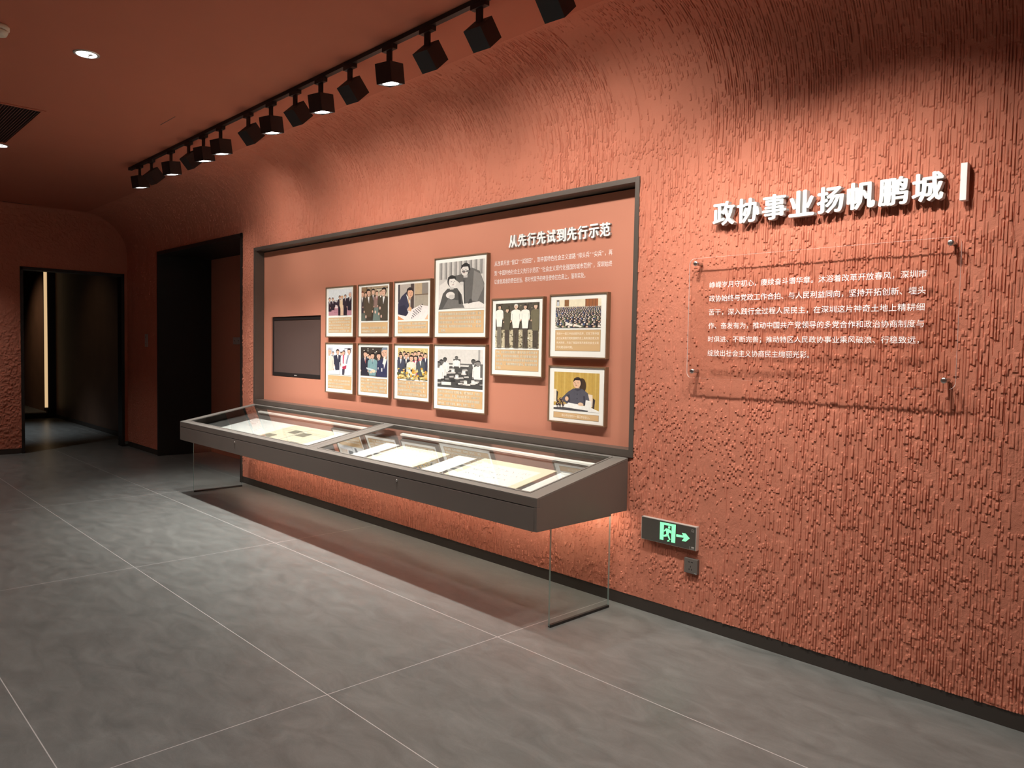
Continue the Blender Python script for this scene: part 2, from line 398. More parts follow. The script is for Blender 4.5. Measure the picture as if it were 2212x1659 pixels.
# ------------------------------------------------------------------ rest of the shell
b = MB(); b.box(-22, 4.0, -8.0, 1.2, -0.12, 0.0, 'floor'); struct(b.build('floor'))
b = MB(); b.box(X_LEFT, 4.0, -8.0, -COVE_R-0.0005, Z_CEIL-0.0005, Z_CEIL+0.1, 'ceil'); struct(b.build('ceiling'))
b = MB(); b.box(X_LEFT, 4.1, -8.1, -8.0, 0, Z_CEIL+0.1, 'red'); struct(b.build('wall_front'))
b = MB(); b.box(4.0, 4.1, -8.0, 0.1, 0, Z_CEIL+0.1, 'red'); struct(b.build('wall_right'))
# baseboards
b = MB()
b.box(X_LEFT, OX0, -0.002, 0.03, 0.0, Z_BASE, 'base'); b.box(OX1, 4.0, -0.002, 0.03, 0.0, Z_BASE, 'base'); struct(b.build('baseboard_back', bevel=0.002))
b = MB()
b.box(X_LEFT-0.03, X_LEFT+0.004, -8.0, DY0, 0.0, Z_BASE, 'base'); struct(b.build('baseboard_left', bevel=0.002))
# opening in the exhibit wall: deep dark metal lining with a red wall behind it
b = MB(); D2 = 0.68
b.box(OX0-0.03, OX0+0.012, -0.014, D2, 0.0, OZ1+0.03, 'dark'); b.box(OX1-0.014, OX1+0.03, -0.014, D2, 0.0, OZ1+0.03, 'dark')
b.box(OX0-0.03, OX1+0.03, -0.014, D2, OZ1-0.012, OZ1+0.03, 'dark'); struct(b.build('door_2', bevel=0.003))
b = MB(); b.box(OX0-0.1, OX1+0.1, D2, D2+0.08, 0, 2.75, 'red'); struct(b.build('wall_alcove'))
# doorway in the left wall
b = MB()
b.box(X_LEFT-0.16, X_LEFT+0.022, DY0, DY0+0.035, 0, DZ1, 'dark'); b.box(X_LEFT-0.16, X_LEFT+0.022, DY1-0.035, DY1, 0, DZ1, 'dark')
b.box(X_LEFT-0.16, X_LEFT+0.022, DY0, DY1, DZ1-0.035, DZ1, 'dark'); struct(b.build('door_1', bevel=0.003))
# corridor beyond the doorway
b = MB(); b.box(-16.62, X_LEFT-0.13, 0.25, 0.36, 0.0, 2.95, 'brown'); struct(b.build('wall_corridor_right'))
b = MB(); b.box(-22, -16.62, 0.40, 0.5, 0.0, 2.95, 'brown'); struct(b.build('wall_corridor_far'))
b = MB(); b.box(-16.78, -16.62, 0.115, 0.41, 0.0, 2.95, 'corr'); struct(b.build('wall_corridor_pier'))
b = MB(); b.box(-22, X_LEFT-0.13, -2.7, -2.6, 0.0, 2.95, 'brown'); struct(b.build('wall_corridor_left'))
b = MB(); b.box(-22.1, -22, -2.7, 0.5, 0.0, 2.95, 'brown'); struct(b.build('wall_corridor_end'))
b = MB(); b.box(-22, X_LEFT-0.13, -2.7, 0.5, 2.95, 3.05, 'corr'); struct(b.build('ceiling_corridor'))
b = MB(); b.box(-16.63, X_LEFT-0.16, 0.235, 0.25, 0.0, 0.07, 'base'); struct(b.build('baseboard_corridor'))
b = MB(); b.box(-16.85, -16.60, -2.6, 0.11, 0.0, 0.09, 'dark'); struct(b.build('trim_1', bevel=0.004))
t = thing('light_strip', 'tall thin warm glowing strip light seen through the left doorway', 'light', (-16.64, 0.08, 0.19))
b = MB(); b.box(-16.665, -16.625, 0.055, 0.113, 0.14, 2.90, 'corr'); b.build('channel', t)
b = MB(); b.box(-16.625, -16.612, 0.058, 0.110, 0.20, 2.88, 'ledwarm'); b.build('diffuser', t)
lamp('corridor_lamp', (-14.3, -1.3, 2.9), (0.0, 0.0, -1), 190, 74, 0.9, (0.80, 0.90, 1.0), 0.05)
lamp('corridor_wall_lamp', (-18.4, -1.1, 2.9), (0, 1.5, -1.5), 60, 90, 1.0, (1.0, 0.74, 0.5), 0.05)
lamp('corridor_side_lamp', (-13.9, -1.2, 2.9), (0, 1.45, -1.7), 9, 90, 1.0, (1.0, 0.78, 0.55), 0.05)

# ------------------------------------------------------------------ niche: metal frame and red back panel
PY = 0.09
b = MB(); fwid, fy0, fy1 = 0.030, -0.012, 0.135
b.box(NX0, NX0+fwid, fy0, fy1, NZ0, NZ1, 'metal'); b.box(NX1-fwid, NX1, fy0, fy1, NZ0, NZ1, 'metal')
b.box(NX0+fwid, NX1-fwid, fy0, fy1, NZ1-fwid, NZ1, 'metal'); b.box(NX0+fwid, NX1-fwid, fy0, fy1, NZ0, 0.910, 'metal')
struct(b.build('trim_4', bevel=0.002))
TVX0, TVX1, TVZ0, TVZ1 = -7.333, -6.343, 1.160, 1.761
b = MB(); PX0, PX1, PZ0, PZ1 = NX0+fwid, NX1-fwid, 0.910, 2.428
b.box(PX0, TVX0, PY, PY+0.03, PZ0, PZ1, 'red'); b.box(TVX1, PX1, PY, PY+0.03, PZ0, PZ1, 'red')
b.box(TVX0, TVX1, PY, PY+0.03, PZ0, TVZ0, 'red'); b.box(TVX0, TVX1, PY, PY+0.03, TVZ1, PZ1, 'red')
panel = tag(b.build('exhibit_board'), 'long smooth red display panel recessed in a metal frame above the glass case', 'display panel')
b = MB(); b.box(NX0-0.02, NX1+0.02, 0.17, 0.19, NZ0-0.02, NZ1+0.02, 'dark'); struct(b.build('wall_niche'))
for s_, x0, x1, z0, z1 in (('从改革开放 “窗口” “试验田” ，到中国特色社会主义道路 “排头兵” “尖兵” ，再', -3.958, -2.908, 2.054, 2.090),
                           ('到 “中国特色社会主义先行示范区” “社会主义现代化强国的城市范例” ，深圳始终', -3.957, -2.908, 1.988, 2.024),
                           ('以舍我其谁的责任担当，将时代赋予的神圣使命扛在肩上，落到实处。', -3.955, -3.118, 1.929, 1.965)):
    b = MB(); put_text(b, s_, x0, x1, z0, z1, PY-0.0003, 'white')
    tag(b.build('text_line', panel, fix=False), 'line of small white Chinese text')

# ------------------------------------------------------------------ raised characters
def char_sign(ch, name, label, group, x0, x1, z0, z1, y, depth, bold):
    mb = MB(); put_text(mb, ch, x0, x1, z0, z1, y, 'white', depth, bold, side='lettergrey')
    # two short studs hold it off the wall
    o = mb.build(name, None, fix=False)
    tag(o, label, 'raised letter', group); return o
ORD = ['first', 'second', 'third', 'fourth', 'fifth', 'sixth', 'seventh', 'eighth', 'ninth', 'tenth']
TITLE = '政协事业扬帆鹏城'
tz = lambda k: 0
title_x = [-2.147+0.1367*k for k in range(9)]
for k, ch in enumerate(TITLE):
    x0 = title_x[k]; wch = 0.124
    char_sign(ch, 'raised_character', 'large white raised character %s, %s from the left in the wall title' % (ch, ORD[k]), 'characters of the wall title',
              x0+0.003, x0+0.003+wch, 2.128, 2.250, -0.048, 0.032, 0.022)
b = MB(); b.box(-1.003, -0.979, -0.048, -0.012, 2.117, 2.267, 'white'); o = b.build('title_bar', bevel=0.001)
tag(o, 'white upright raised bar at the right end of the wall title', 'title bar')
HEAD = '从先行先试到先行示范'
hx = np.linspace(-3.804, -2.911+0.0, 11)
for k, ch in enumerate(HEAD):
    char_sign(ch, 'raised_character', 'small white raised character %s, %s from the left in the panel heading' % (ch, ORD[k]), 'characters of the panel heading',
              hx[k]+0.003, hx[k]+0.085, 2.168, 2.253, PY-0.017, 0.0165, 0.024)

# ------------------------------------------------------------------ television set into the panel
tv = thing('television', 'dark flat television screen set into the left end of the red panel', 'television', (-6.84, 0.12, 1.16))
b = MB(); x0, x1, z0, z1 = TVX0+0.006, TVX1-0.006, TVZ0+0.006, TVZ1-0.006
b.box(x0, x0+0.022, 0.100, 0.15, z0, z1, 'black'); b.box(x1-0.022, x1, 0.100, 0.15, z0, z1, 'black')
b.box(x0+0.022, x1-0.022, 0.100, 0.15, z1-0.028, z1, 'black'); b.box(x0+0.022, x1-0.022, 0.100, 0.15, z0, z0+0.036, 'black')
bz = b.build('bezel', tv, bevel=0.0015)
b = MB(); b.box(x0+0.021, x1-0.021, 0.106, 0.148, z0+0.035, z1-0.027, 'screen'); b.build('screen', tv)
b = MB(); b.box((x0+x1)/2-0.028, (x0+x1)/2+0.028, 0.0985, 0.101, z0+0.012, z0+0.020, 'inkgrey'); b.build('badge', bz)

# ------------------------------------------------------------------ photo prints: drawn as flat patches on the picture sheet
def clip01(poly):
    for ax, lim, sg in ((0, 0.0, 1), (0, 1.0, -1), (1, 0.0, 1), (1, 1.0, -1)):
        out = []
        for i in range(len(poly)):
            a, b_ = poly[i-1], poly[i]; ia = sg*(a[ax]-lim) >= 0; ib = sg*(b_[ax]-lim) >= 0
            if ia != ib:
                t_ = (lim-a[ax])/(b_[ax]-a[ax]); out.append((a[0]+t_*(b_[0]-a[0]), a[1]+t_*(b_[1]-a[1])))
            if ib: out.append(b_)
        poly = out
        if len(poly) < 3: return []
    return poly
class Pic:
    def __init__(s, bg): s.ops = [([(0, 0), (1, 0), (1, 1), (0, 1)], bg)]
    def p(s, pts, c): s.ops.append((list(pts), c)); return s
    def r(s, x0, y0, x1, y1, c): return s.p([(x0, y0), (x1, y0), (x1, y1), (x0, y1)], c)
    def e(s, cx, cy, rx, ry, c, n=18, a0=0.0, a1=360.0):
        return s.p([(cx+rx*math.cos(R(a0+(a1-a0)*i/n)), cy+ry*math.sin(R(a0+(a1-a0)*i/n))) for i in range(n if a1-a0 >= 360 else n+1)], c)
    def head(s, x, y, r_, skin, hair, asp=1.0, face=0, cap=None):
        """head with neck, ears, hair cap and simple features; r_ is half the head width"""
        rx, ry = r_, r_*1.28*asp
        s.r(x-rx*0.45, y+ry*0.5, x+rx*0.45, y+ry*1.35, [v*0.86 for v in skin])
        s.e(x, y-ry*0.12, rx*1.08, ry*1.04, hair)
        s.e(x+face*rx*0.18, y+ry*0.08, rx*0.90, ry*0.94, skin)
        s.p([(x-rx*1.02, y-ry*0.15), (x-rx*0.9, y-ry*0.85), (x, y-ry*1.14), (x+rx*0.9, y-ry*0.85), (x+rx*1.02, y-ry*0.15), (x+rx*0.6, y-ry*0.52), (x-rx*0.6, y-ry*0.52)], hair)
        dk = [v*0.45 for v in skin]
        for sg in (-1, 1):
            s.e(x+face*rx*0.3+sg*rx*0.38, y-ry*0.02, rx*0.15, ry*0.06, dk, 8)
        s.p([(x+face*rx*0.42-rx*0.05, y), (x+face*rx*0.42+rx*0.13, y+ry*0.3), (x+face*rx*0.42-rx*0.12, y+ry*0.32)], [v*0.8 for v in skin])
        s.e(x+face*rx*0.3, y+ry*0.52, rx*0.26, ry*0.06, [skin[0]*0.7, skin[1]*0.5, skin[2]*0.5], 8)
        if cap: s.p([(x-rx*1.1, y-ry*0.35), (x-rx, y-ry*1.1), (x, y-ry*1.35), (x+rx, y-ry*1.1), (x+rx*1.1, y-ry*0.35)], cap)
        return s
    def man(s, x, y, r_, suit, skin=(232, 186, 158), hair=(40, 32, 30), shirt=(240, 238, 232), tie=None, pants=None, asp=1.0, face=0, bottom=1.05, waist=None, sh=2.3, cap=None):
        """standing figure: head centre (x, y)"""
        ry = r_*1.28*asp; s0 = y+ry*1.25; wb = waist if waist else s0+ry*6.2
        if pants:
            s.p([(x-r_*1.45, wb-0.01), (x+r_*1.45, wb-0.01), (x+r_*1.35, bottom), (x+r_*0.15, bottom), (x, wb+ry*1.2), (x-r_*0.15, bottom), (x-r_*1.35, bottom)], pants)
        s.p([(x-r_*0.55, s0-ry*0.15), (x+r_*0.55, s0-ry*0.15), (x+r_*sh*0.9, s0+ry*0.5), (x+r_*sh, s0+ry*1.3), (x+r_*sh*1.05, s0+ry*4.2), (x+r_*sh*0.8, s0+ry*4.3),
             (x+r_*1.6, wb), (x-r_*1.6, wb), (x-r_*sh*0.8, s0+ry*4.3), (x-r_*sh*1.05, s0+ry*4.2), (x-r_*sh, s0+ry*1.3), (x-r_*sh*0.9, s0+ry*0.5)], suit)
        for sg in (-1, 1):
            s.e(x+sg*r_*sh*0.93, s0+ry*4.6, r_*0.3, ry*0.38, skin, 10)
            s.p([(x+sg*r_*sh*0.72, s0+ry*1.7), (x+sg*r_*sh*0.78, s0+ry*1.7), (x+sg*r_*sh*0.74, s0+ry*4.2), (x+sg*r_*sh*0.70, s0+ry*4.2)], [v*0.7 for v in suit])
        if shirt:
            s.p([(x-r_*0.55, s0-ry*0.2), (x+r_*0.55, s0-ry*0.2), (x+face*r_*0.3, s0+ry*2.1)], shirt)
        if tie: s.p([(x-r_*0.14+face*r_*0.1, s0), (x+r_*0.14+face*r_*0.1, s0), (x+r_*0.2+face*r_*0.3, s0+ry*1.6), (x+face*r_*0.3, s0+ry*2.0), (x-r_*0.2+face*r_*0.3, s0+ry*1.6)], tie)
        return s.head(x, y, r_, skin, hair, asp, face, cap)
    def build(s, name, parent, x0, x1, z0, z1, y, step=0.00006):
        V = []; Fs = []; C = []
        for i, (poly, c) in enumerate(s.ops):
            q = clip01(poly)
            if len(q) < 3: continue
            o = len(V); V += [(x0+u*(x1-x0), y-i*step, z1-v*(z1-z0)) for u, v in q]
            Fs.append(tuple(range(o, o+len(q)))); C += [(*lin([min(255, max(0, k)) for k in c]), 1.0)]*len(q)
        me = bpy.data.meshes.new(name); me.from_pydata(V, [], Fs); me.materials.append(M['print'])
        at = me.color_attributes.new('Col', 'FLOAT_COLOR', 'POINT')
        at.data.foreach_set('color', np.array(C, np.float32).ravel()); me.update()
        o = bpy.data.objects.new(name, me); COL.objects.link(o); o.parent = parent
        o.matrix_parent_inverse = parent.matrix_world.inverted(); return o
G = lambda v: (v, v*0.97, v*0.93)
def pic_w1():
    p = Pic((236, 240, 240)).r(0, 0.55, 1, 1, (226, 190, 196)).r(0, 0.72, 1, 1, (196, 140, 152)).p([(0.2, 0.6), (0.8, 0.62), (0.9, 0.72), (0.15, 0.72)], (244, 222, 222))
    for q in range(14): p.r(0.25+0.05*(q % 7), 0.78+0.08*(q//7), 0.28+0.05*(q % 7), 0.80+0.08*(q//7), (150, 84, 100))
    for x in (0.36, 0.44, 0.28, 0.6): p.man(x, 0.43, 0.018, (90, 84, 96), asp=1.0, bottom=0.7)
    p.man(0.05, 0.36, 0.05, (62, 44, 54), face=1).man(0.19, 0.36, 0.045, (54, 40, 50), face=1)
    p.p([(0.22, 0.5), (0.44, 0.52), (0.44, 0.57), (0.24, 0.58)], (54, 40, 50))
    p.man(0.50, 0.30, 0.046, (58, 46, 56), face=1, pants=(44, 34, 44), tie=(120, 30, 40))
    p.man(0.60, 0.31, 0.044, (240, 208, 170), hair=(226, 176, 96), pants=(238, 200, 170), face=-1)
    p.man(0.74, 0.28, 0.046, (58, 44, 54), pants=(44, 34, 44)).man(0.95, 0.22, 0.062, (50, 40, 50), hair=(206, 190, 196), face=-1)
    return p
def pic_w2():
    p = Pic((172, 150, 122)).r(0, 0, 0.2, 0.5, (150, 120, 88)).r(0.2, 0, 0.23, 0.5, (84, 60, 44)).r(0.36, 0, 0.38, 0.5, (84, 60, 44)).r(0.58, 0.06, 1, 0.3, (206, 196, 170)).r(0.58, 0.06, 1, 0.08, (90, 70, 60))
    p.r(0, 0.62, 1, 1, (104, 110, 100))
    p.man(0.04, 0.20, 0.06, (74, 66, 72), hair=(120, 60, 40)).man(0.17, 0.22, 0.05, (84, 72, 66)).man(0.46, 0.15, 0.06, (78, 68, 58), tie=(150, 140, 150), pants=(70, 60, 52))
    p.man(0.60, 0.20, 0.052, (150, 120, 110), hair=(90, 60, 44), tie=(190, 90, 110)).man(0.74, 0.20, 0.05, (92, 80, 64), hair=(120, 90, 60))
    p.p([(0.5, 0.62), (0.68, 0.62), (0.75, 1), (0.45, 1)], (118, 132, 124))
    p.man(0.28, 0.17, 0.075, (96, 82, 66), hair=(36, 30, 28), face=1, pants=(76, 66, 56)).man(0.86, 0.17, 0.085, (84, 74, 62), hair=(44, 38, 34), face=-1, pants=(66, 58, 50))
    for x, y in ((0.19, 0.88), (0.55, 0.75), (0.72, 0.64), (0.77, 0.88)): p.e(x, y, 0.026, 0.045, (236, 196, 176))
    return p
def pic_w3():
    p = Pic((196, 184, 172)).r(0, 0, 0.06, 0.5, (70, 64, 66)).r(0.43, 0, 0.54, 0.75, (86, 72, 68)).r(0.56, 0, 0.80, 0.3, (202, 176, 142)).r(0.56, 0.30, 1, 0.33, (120, 98, 80)).r(0.56, 0.33, 1, 0.7, (178, 166, 148)).r(0.8, 0, 1, 0.3, (150, 140, 130))
    p.p([(0, 0.86), (0.3, 0.78), (0.75, 0.6), (1, 0.64), (1, 1), (0, 1)], (246, 236, 230)).p([(0, 0.88), (0.22, 1), (0, 1)], (226, 150, 96)).p([(0.9, 1), (1, 0.85), (1, 1)], (236, 190, 150))
    p.p([(0.0, 0.55), (0.12, 0.34), (0.28, 0.22), (0.42, 0.4), (0.38, 0.62), (0.30, 0.72), (0.34, 0.84), (0.26, 0.88), (0.0, 0.82)], (66, 64, 84))
    p.p([(0.05, 0.62), (0.22, 0.58), (0.36, 0.80), (0.28, 0.90), (0.02, 0.84)], (54, 52, 70)).p([(0.28, 0.3), (0.34, 0.27), (0.42, 0.52), (0.37, 0.56)], (240, 238, 232))
    p.head(0.40, 0.25, 0.105, (238, 184, 150), (52, 42, 44), 1.0, 1)
    p.e(0.41, 0.70, 0.06, 0.055, (238, 184, 150)).p([(0.34, 0.44), (0.36, 0.43), (0.45, 0.76), (0.43, 0.77)], (226, 176, 110))
    for j in range(4):
        for i in range(6):
            x = 0.52+0.055*i-0.02*j; y = 0.76-0.035*i+0.062*j
            p.p([(x, y), (x+0.03, y-0.012), (x+0.034, y+0.018), (x+0.008, y+0.022)], (60, 52, 60))
    return p
def pic_l1():
    p = Pic((244, 244, 248)).r(0, 0.05, 0.2, 0.3, (196, 200, 212)).r(0.4, 0.04, 0.62, 0.2, (226, 226, 236)).r(0.7, 0.06, 1, 0.09, (140, 140, 150)).r(0.7, 0.06, 0.73, 0.3, (170, 170, 180))
    for x in (0.22, 0.56, 0.62): p.man(x, 0.25, 0.04, (86, 92, 110))
    p.man(0.06, 0.20, 0.085, (238, 222, 206), hair=(190, 182, 186), face=1).man(0.42, 0.20, 0.065, (58, 58, 76), face=1, pants=(50, 50, 66)).man(0.68, 0.22, 0.055, (250, 246, 244), hair=(60, 34, 40), face=-1)
    p.p([(0.64, 0.3), (0.70, 0.3), (0.68, 0.62), (0.64, 0.60)], (214, 80, 110))
    p.man(0.90, 0.17, 0.07, (250, 250, 250), hair=(46, 36, 44), face=-1).p([(0.84, 0.3), (0.9, 0.3), (0.82, 0.62), (0.76, 0.6)], (150, 150, 166))
    p.p([(0.62, 0.72), (0.80, 0.66), (0.78, 0.78), (0.64, 0.82)], (184, 56, 84)).r(0.62, 0.8, 0.72, 1, (70, 66, 80)).p([(0, 0.9), (0.5, 0.84), (0.5, 1), (0, 1)], (250, 250, 252)).p([(0.74, 0.84), (1, 0.8), (1, 1), (0.7, 1)], (246, 246, 248)).r(0.5, 0.56, 0.53, 1, (216, 216, 224))
    return p
def pic_l2():
    p = Pic((70, 62, 56))
    for x, y in ((0.13, 0.12), (0.28, 0.06), (0.28, 0.13), (0.47, 0.07), (0.60, 0.15), (0.55, 0.19)): p.e(x, y, 0.02, 0.018, (236, 230, 214), 10)
    p.man(0.28, 0.27, 0.05, (80, 90, 84)).man(0.36, 0.33, 0.06, (150, 170, 160), hair=(60, 44, 40))
    p.man(0.17, 0.24, 0.078, (48, 46, 58), tie=(168, 74, 70), face=1).man(0.70, 0.29, 0.078, (60, 58, 60), face=-1, tie=(90, 90, 90)).man(0.46, 0.29, 0.072, (132, 168, 172), tie=(90, 120, 130), sh=2.5)
    p.p([(0.22, 0.70), (0.52, 0.76), (0.46, 0.82), (0.24, 0.76)], (214, 224, 226)).e(0.50, 0.82, 0.08, 0.055, (244, 210, 180)).e(0.40, 0.86, 0.05, 0.04, (236, 196, 166))
    p.man(0.93, 0.17, 0.13, (58, 60, 92), hair=(136, 146, 160), face=-1).p([(0.83, 0.55), (0.90, 0.30), (0.94, 0.32), (0.88, 0.58)], (244, 240, 230)).r(0.79, 0.70, 0.83, 0.82, (236, 232, 226)).r(0.66, 0.68, 0.69, 0.75, (226, 222, 214))
    return p
def pic_l3():
    rn = random.Random(5); p = Pic((214, 190, 128))
    for i in range(46): x = rn.random(); y = rn.random()*0.42; p.p([(x, y), (x+0.03, y+0.01), (x+0.1, y+0.12), (x+0.05, y+0.11)], rn.choice([(236, 214, 150), (120, 96, 56), (176, 146, 88), (246, 232, 180)]))
    for i, (x, y) in enumerate([(0.1, 0.2), (0.23, 0.18), (0.36, 0.2), (0.5, 0.2), (0.6, 0.17), (0.72, 0.15), (0.82, 0.2), (0.94, 0.22)]):
        p.man(x, y, 0.052, [(72, 74, 90), (92, 84, 84), (58, 58, 74), (110, 96, 92), (70, 66, 72), (60, 62, 70), (196, 60, 84), (66, 64, 80)][i])
    p.man(0.30, 0.26, 0.06, (60, 58, 66)).man(0.62, 0.31, 0.056, (196, 66, 96), hair=(40, 30, 30)).man(0.48, 0.32, 0.07, (232, 226, 206), shirt=None).man(0.78, 0.30, 0.06, (88, 92, 96)).man(0.12, 0.26, 0.058, (78, 80, 96))
    for i in range(70):
        x = rn.random(); y = 0.62+rn.random()*0.4; p.e(x, y, 0.02+0.02*rn.random(), 0.02+0.025*rn.random(), rn.choice([(240, 190, 70), (250, 214, 110), (90, 96, 60), (226, 166, 60), (120, 118, 100), (244, 226, 160), (70, 72, 76)]), 8)
    return p
def pic_big():
    p = Pic(G(214))
    for i in range(9): p.r(0.02+0.11*i, 0, 0.06+0.11*i, 0.36, G(170)); p.r(0.06+0.11*i, 0, 0.075+0.11*i, 0.36, G(120))
    p.p([(0.02, 0.48), (0.22, 0.36), (0.55, 0.40), (0.58, 0.9), (0.0, 0.9)], G(236)).r(0.9, 0.3, 0.98, 0.5, G(226))
    p.p([(0.60, 0.2), (0.74, 0.16), (0.90, 0.24), (1.0, 0.5), (1.0, 0.92), (0.58, 0.92), (0.56, 0.5)], G(112)).p([(0.78, 0.22), (0.92, 0.3), (1.0, 0.55), (0.86, 0.86), (0.74, 0.84)], G(146))
    p.p([(0.36, 0.30), (0.62, 0.26), (0.62, 0.44), (0.5, 0.48), (0.38, 0.38)], G(104)).e(0.52, 0.47, 0.06, 0.035, G(226))
    p.head(0.60, 0.19, 0.095, G(236), G(46), 1.0, -1).r(0.52, 0.22, 0.66, 0.225, G(50)).e(0.56, 0.225, 0.04, 0.022, G(120), 12).e(0.65, 0.225, 0.04, 0.022, G(120), 12)
    p.p([(0.02, 0.94), (0.10, 0.66), (0.20, 0.56), (0.42, 0.56), (0.52, 0.7), (0.56, 0.9), (0.40, 0.98), (0.0, 1.0)], G(92)).p([(0.10, 0.98), (0.22, 0.78), (0.46, 0.82), (0.62, 0.98)], G(126)).p([(0.44, 0.6), (0.5, 0.7), (0.52, 0.9), (0.46, 0.9)], G(66))
    p.head(0.30, 0.42, 0.095, G(244), G(56), 1.0, 1).e(0.27, 0.70, 0.10, 0.07, G(238)).e(0.30, 0.74, 0.07, 0.05, G(214))
    p.p([(0.55, 0.9), (0.9, 0.86), (1.0, 0.92), (1.0, 1.0), (0.6, 1.0)], G(244)).p([(0.56, 0.4), (0.58, 0.4), (0.60, 0.88), (0.58, 0.88)], G(70)).p([(0.70, 0.80), (0.74, 0.80), (0.76, 0.88), (0.66, 0.90)], G(80))
    return p
def pic_meet():
    p = Pic(G(226)).r(0, 0, 0.9, 0.36, G(218)).r(0, 0.36, 1, 0.40, G(112)).r(0.9, 0, 0.94, 0.4, G(170))
    p.p([(0.28, 0.44), (0.72, 0.44), (1.0, 0.75), (1, 1), (0, 1), (0, 0.78)], G(78))
    p.r(0.36, 0.25, 0.52, 0.42, G(90)).man(0.43, 0.22, 0.035, G(244), skin=G(110), hair=G(70), shirt=None, bottom=0.5, waist=0.44)
    p.man(0.17, 0.27, 0.042, G(240), skin=G(90), hair=G(50), waist=0.6).man(0.80, 0.30, 0.045, G(96), skin=G(96), hair=G(50), waist=0.6).man(0.90, 0.34, 0.05, G(244), skin=G(150), hair=G(60), waist=0.75)
    p.man(0.09, 0.34, 0.05, G(236), skin=G(110), hair=G(56), waist=0.7).man(0.02, 0.40, 0.055, G(240), skin=G(120), hair=G(60), waist=0.8).r(0.95, 0.36, 1, 0.7, G(110))
    rn = random.Random(3)
    for i in range(26):
        t_ = rn.random(); y = 0.48+0.45*t_; x = 0.5+(rn.random()-0.5)*(0.35+0.75*t_); p.p([(x-0.05, y), (x+0.05, y-0.015), (x+0.06, y+0.03), (x-0.04, y+0.035)], G(rn.choice([240, 150, 120, 200, 60])))
    p.r(0.1, 0.86, 0.32, 0.94, G(240))
    for x, y in ((0.45, 0.7), (0.64, 0.84), (0.80, 0.82), (0.36, 0.55), (0.6, 0.58)): p.e(x, y+0.05, 0.06, 0.025, G(216)).r(x-0.035, y-0.04, x+0.035, y+0.04, G(242)).e(x, y-0.04, 0.035, 0.014, G(190))
    return p
def pic_group():
    rn = random.Random(2); p = Pic((92, 84, 72))
    for i in range(60): x = rn.random(); y = rn.random()*0.4; p.e(x, y, 0.012+0.02*rn.random(), 0.01+0.015*rn.random(), rn.choice([(70, 62, 54), (120, 112, 92), (140, 132, 108), (80, 76, 62)]), 7)
    p.r(0, 0.6, 1, 1, (206, 192, 160))
    for i in range(150): x = rn.random(); y = 0.58+rn.random()*0.42; p.e(x, y, 0.010+0.015*rn.random(), 0.008+0.012*rn.random(), rn.choice([(120, 108, 80), (238, 228, 204), (160, 146, 112), (96, 88, 66)]), 7)
    sk = (232, 196, 168); kh = (100, 94, 76); dk = (86, 76, 66); wh = (250, 246, 232)
    p.man(0.10, 0.085, 0.036, wh, sk, pants=(128, 120, 106), shirt=None, sh=2.5, waist=0.53).man(0.285, 0.155, 0.036, kh, sk, pants=dk, shirt=None, cap=(84, 80, 62), sh=2.4, waist=0.6)
    p.man(0.93, 0.085, 0.042, (120, 112, 88), sk, pants=dk, shirt=None, cap=(90, 84, 66), sh=2.5, waist=0.62)
    p.man(0.49, 0.085, 0.042, wh, sk, hair=(226, 222, 210), pants=dk, shirt=None, sh=2.7, waist=0.56).man(0.70, 0.095, 0.038, wh, sk, pants=dk, shirt=None, sh=2.6, waist=0.57)
    return p
def pic_crowd():
    rn = random.Random(9); p = Pic((250, 242, 220)).r(0, 0, 1, 0.26, (248, 236, 206)).r(0.02, 0.0, 0.08, 0.22, (120, 116, 112)).r(0.03, 0.06, 0.07, 0.22, (226, 230, 234)).r(0.20, 0.0, 0.30, 0.24, (150, 104, 66))
    for i in range(8): p.r(0.66+0.034*i, 0, 0.694+0.034*i, 0.27, (150+20*(i % 2), 96+10*(i % 2), 66))
    p.r(0, 0.26, 1, 1, (214, 200, 186))
    y = 0.27; row = 0
    while y < 1.05:
        r_ = 0.013+0.034*((y-0.27)/0.75)**1.2; x = -0.02+rn.random()*r_
        while x < 1.03:
            xx = x+rn.uniform(-.4, .4)*r_; yy = y+rn.uniform(-.5, .5)*r_
            st = rn.choice([(60, 60, 76), (104, 112, 88), (76, 96, 140), (92, 92, 96), (126, 132, 104), (60, 66, 96), (70, 64, 64)])
            p.e(xx, yy+r_*2.4, r_*1.9, r_*1.7, st, 9); p.e(xx, yy, r_, r_*1.25, (48, 40, 38), 8); p.e(xx+r_*0.45, yy+r_*0.25, r_*0.62, r_*0.9, rn.choice([(238, 216, 196), (250, 236, 220), (226, 190, 164)]), 7)
            if rn.random() < 0.45: p.p([(xx+r_, yy+r_*1.6), (xx+r_*2.2, yy+r_*1.3), (xx+r_*2.3, yy+r_*2.6), (xx+r_*1.1, yy+r_*2.9)], (252, 248, 240))
            x += r_*rn.uniform(2.6, 3.4)
        y += r_*2.0; row += 1
    for q in ([(0, .95), (.1, 1), (0, 1)], [(.25, .8), (.4, .88), (.38, .95), (.24, .9)], [(.42, .86), (.6, .95), (.58, 1), (.42, .94)]): p.p(q, (248, 240, 226))
    return p
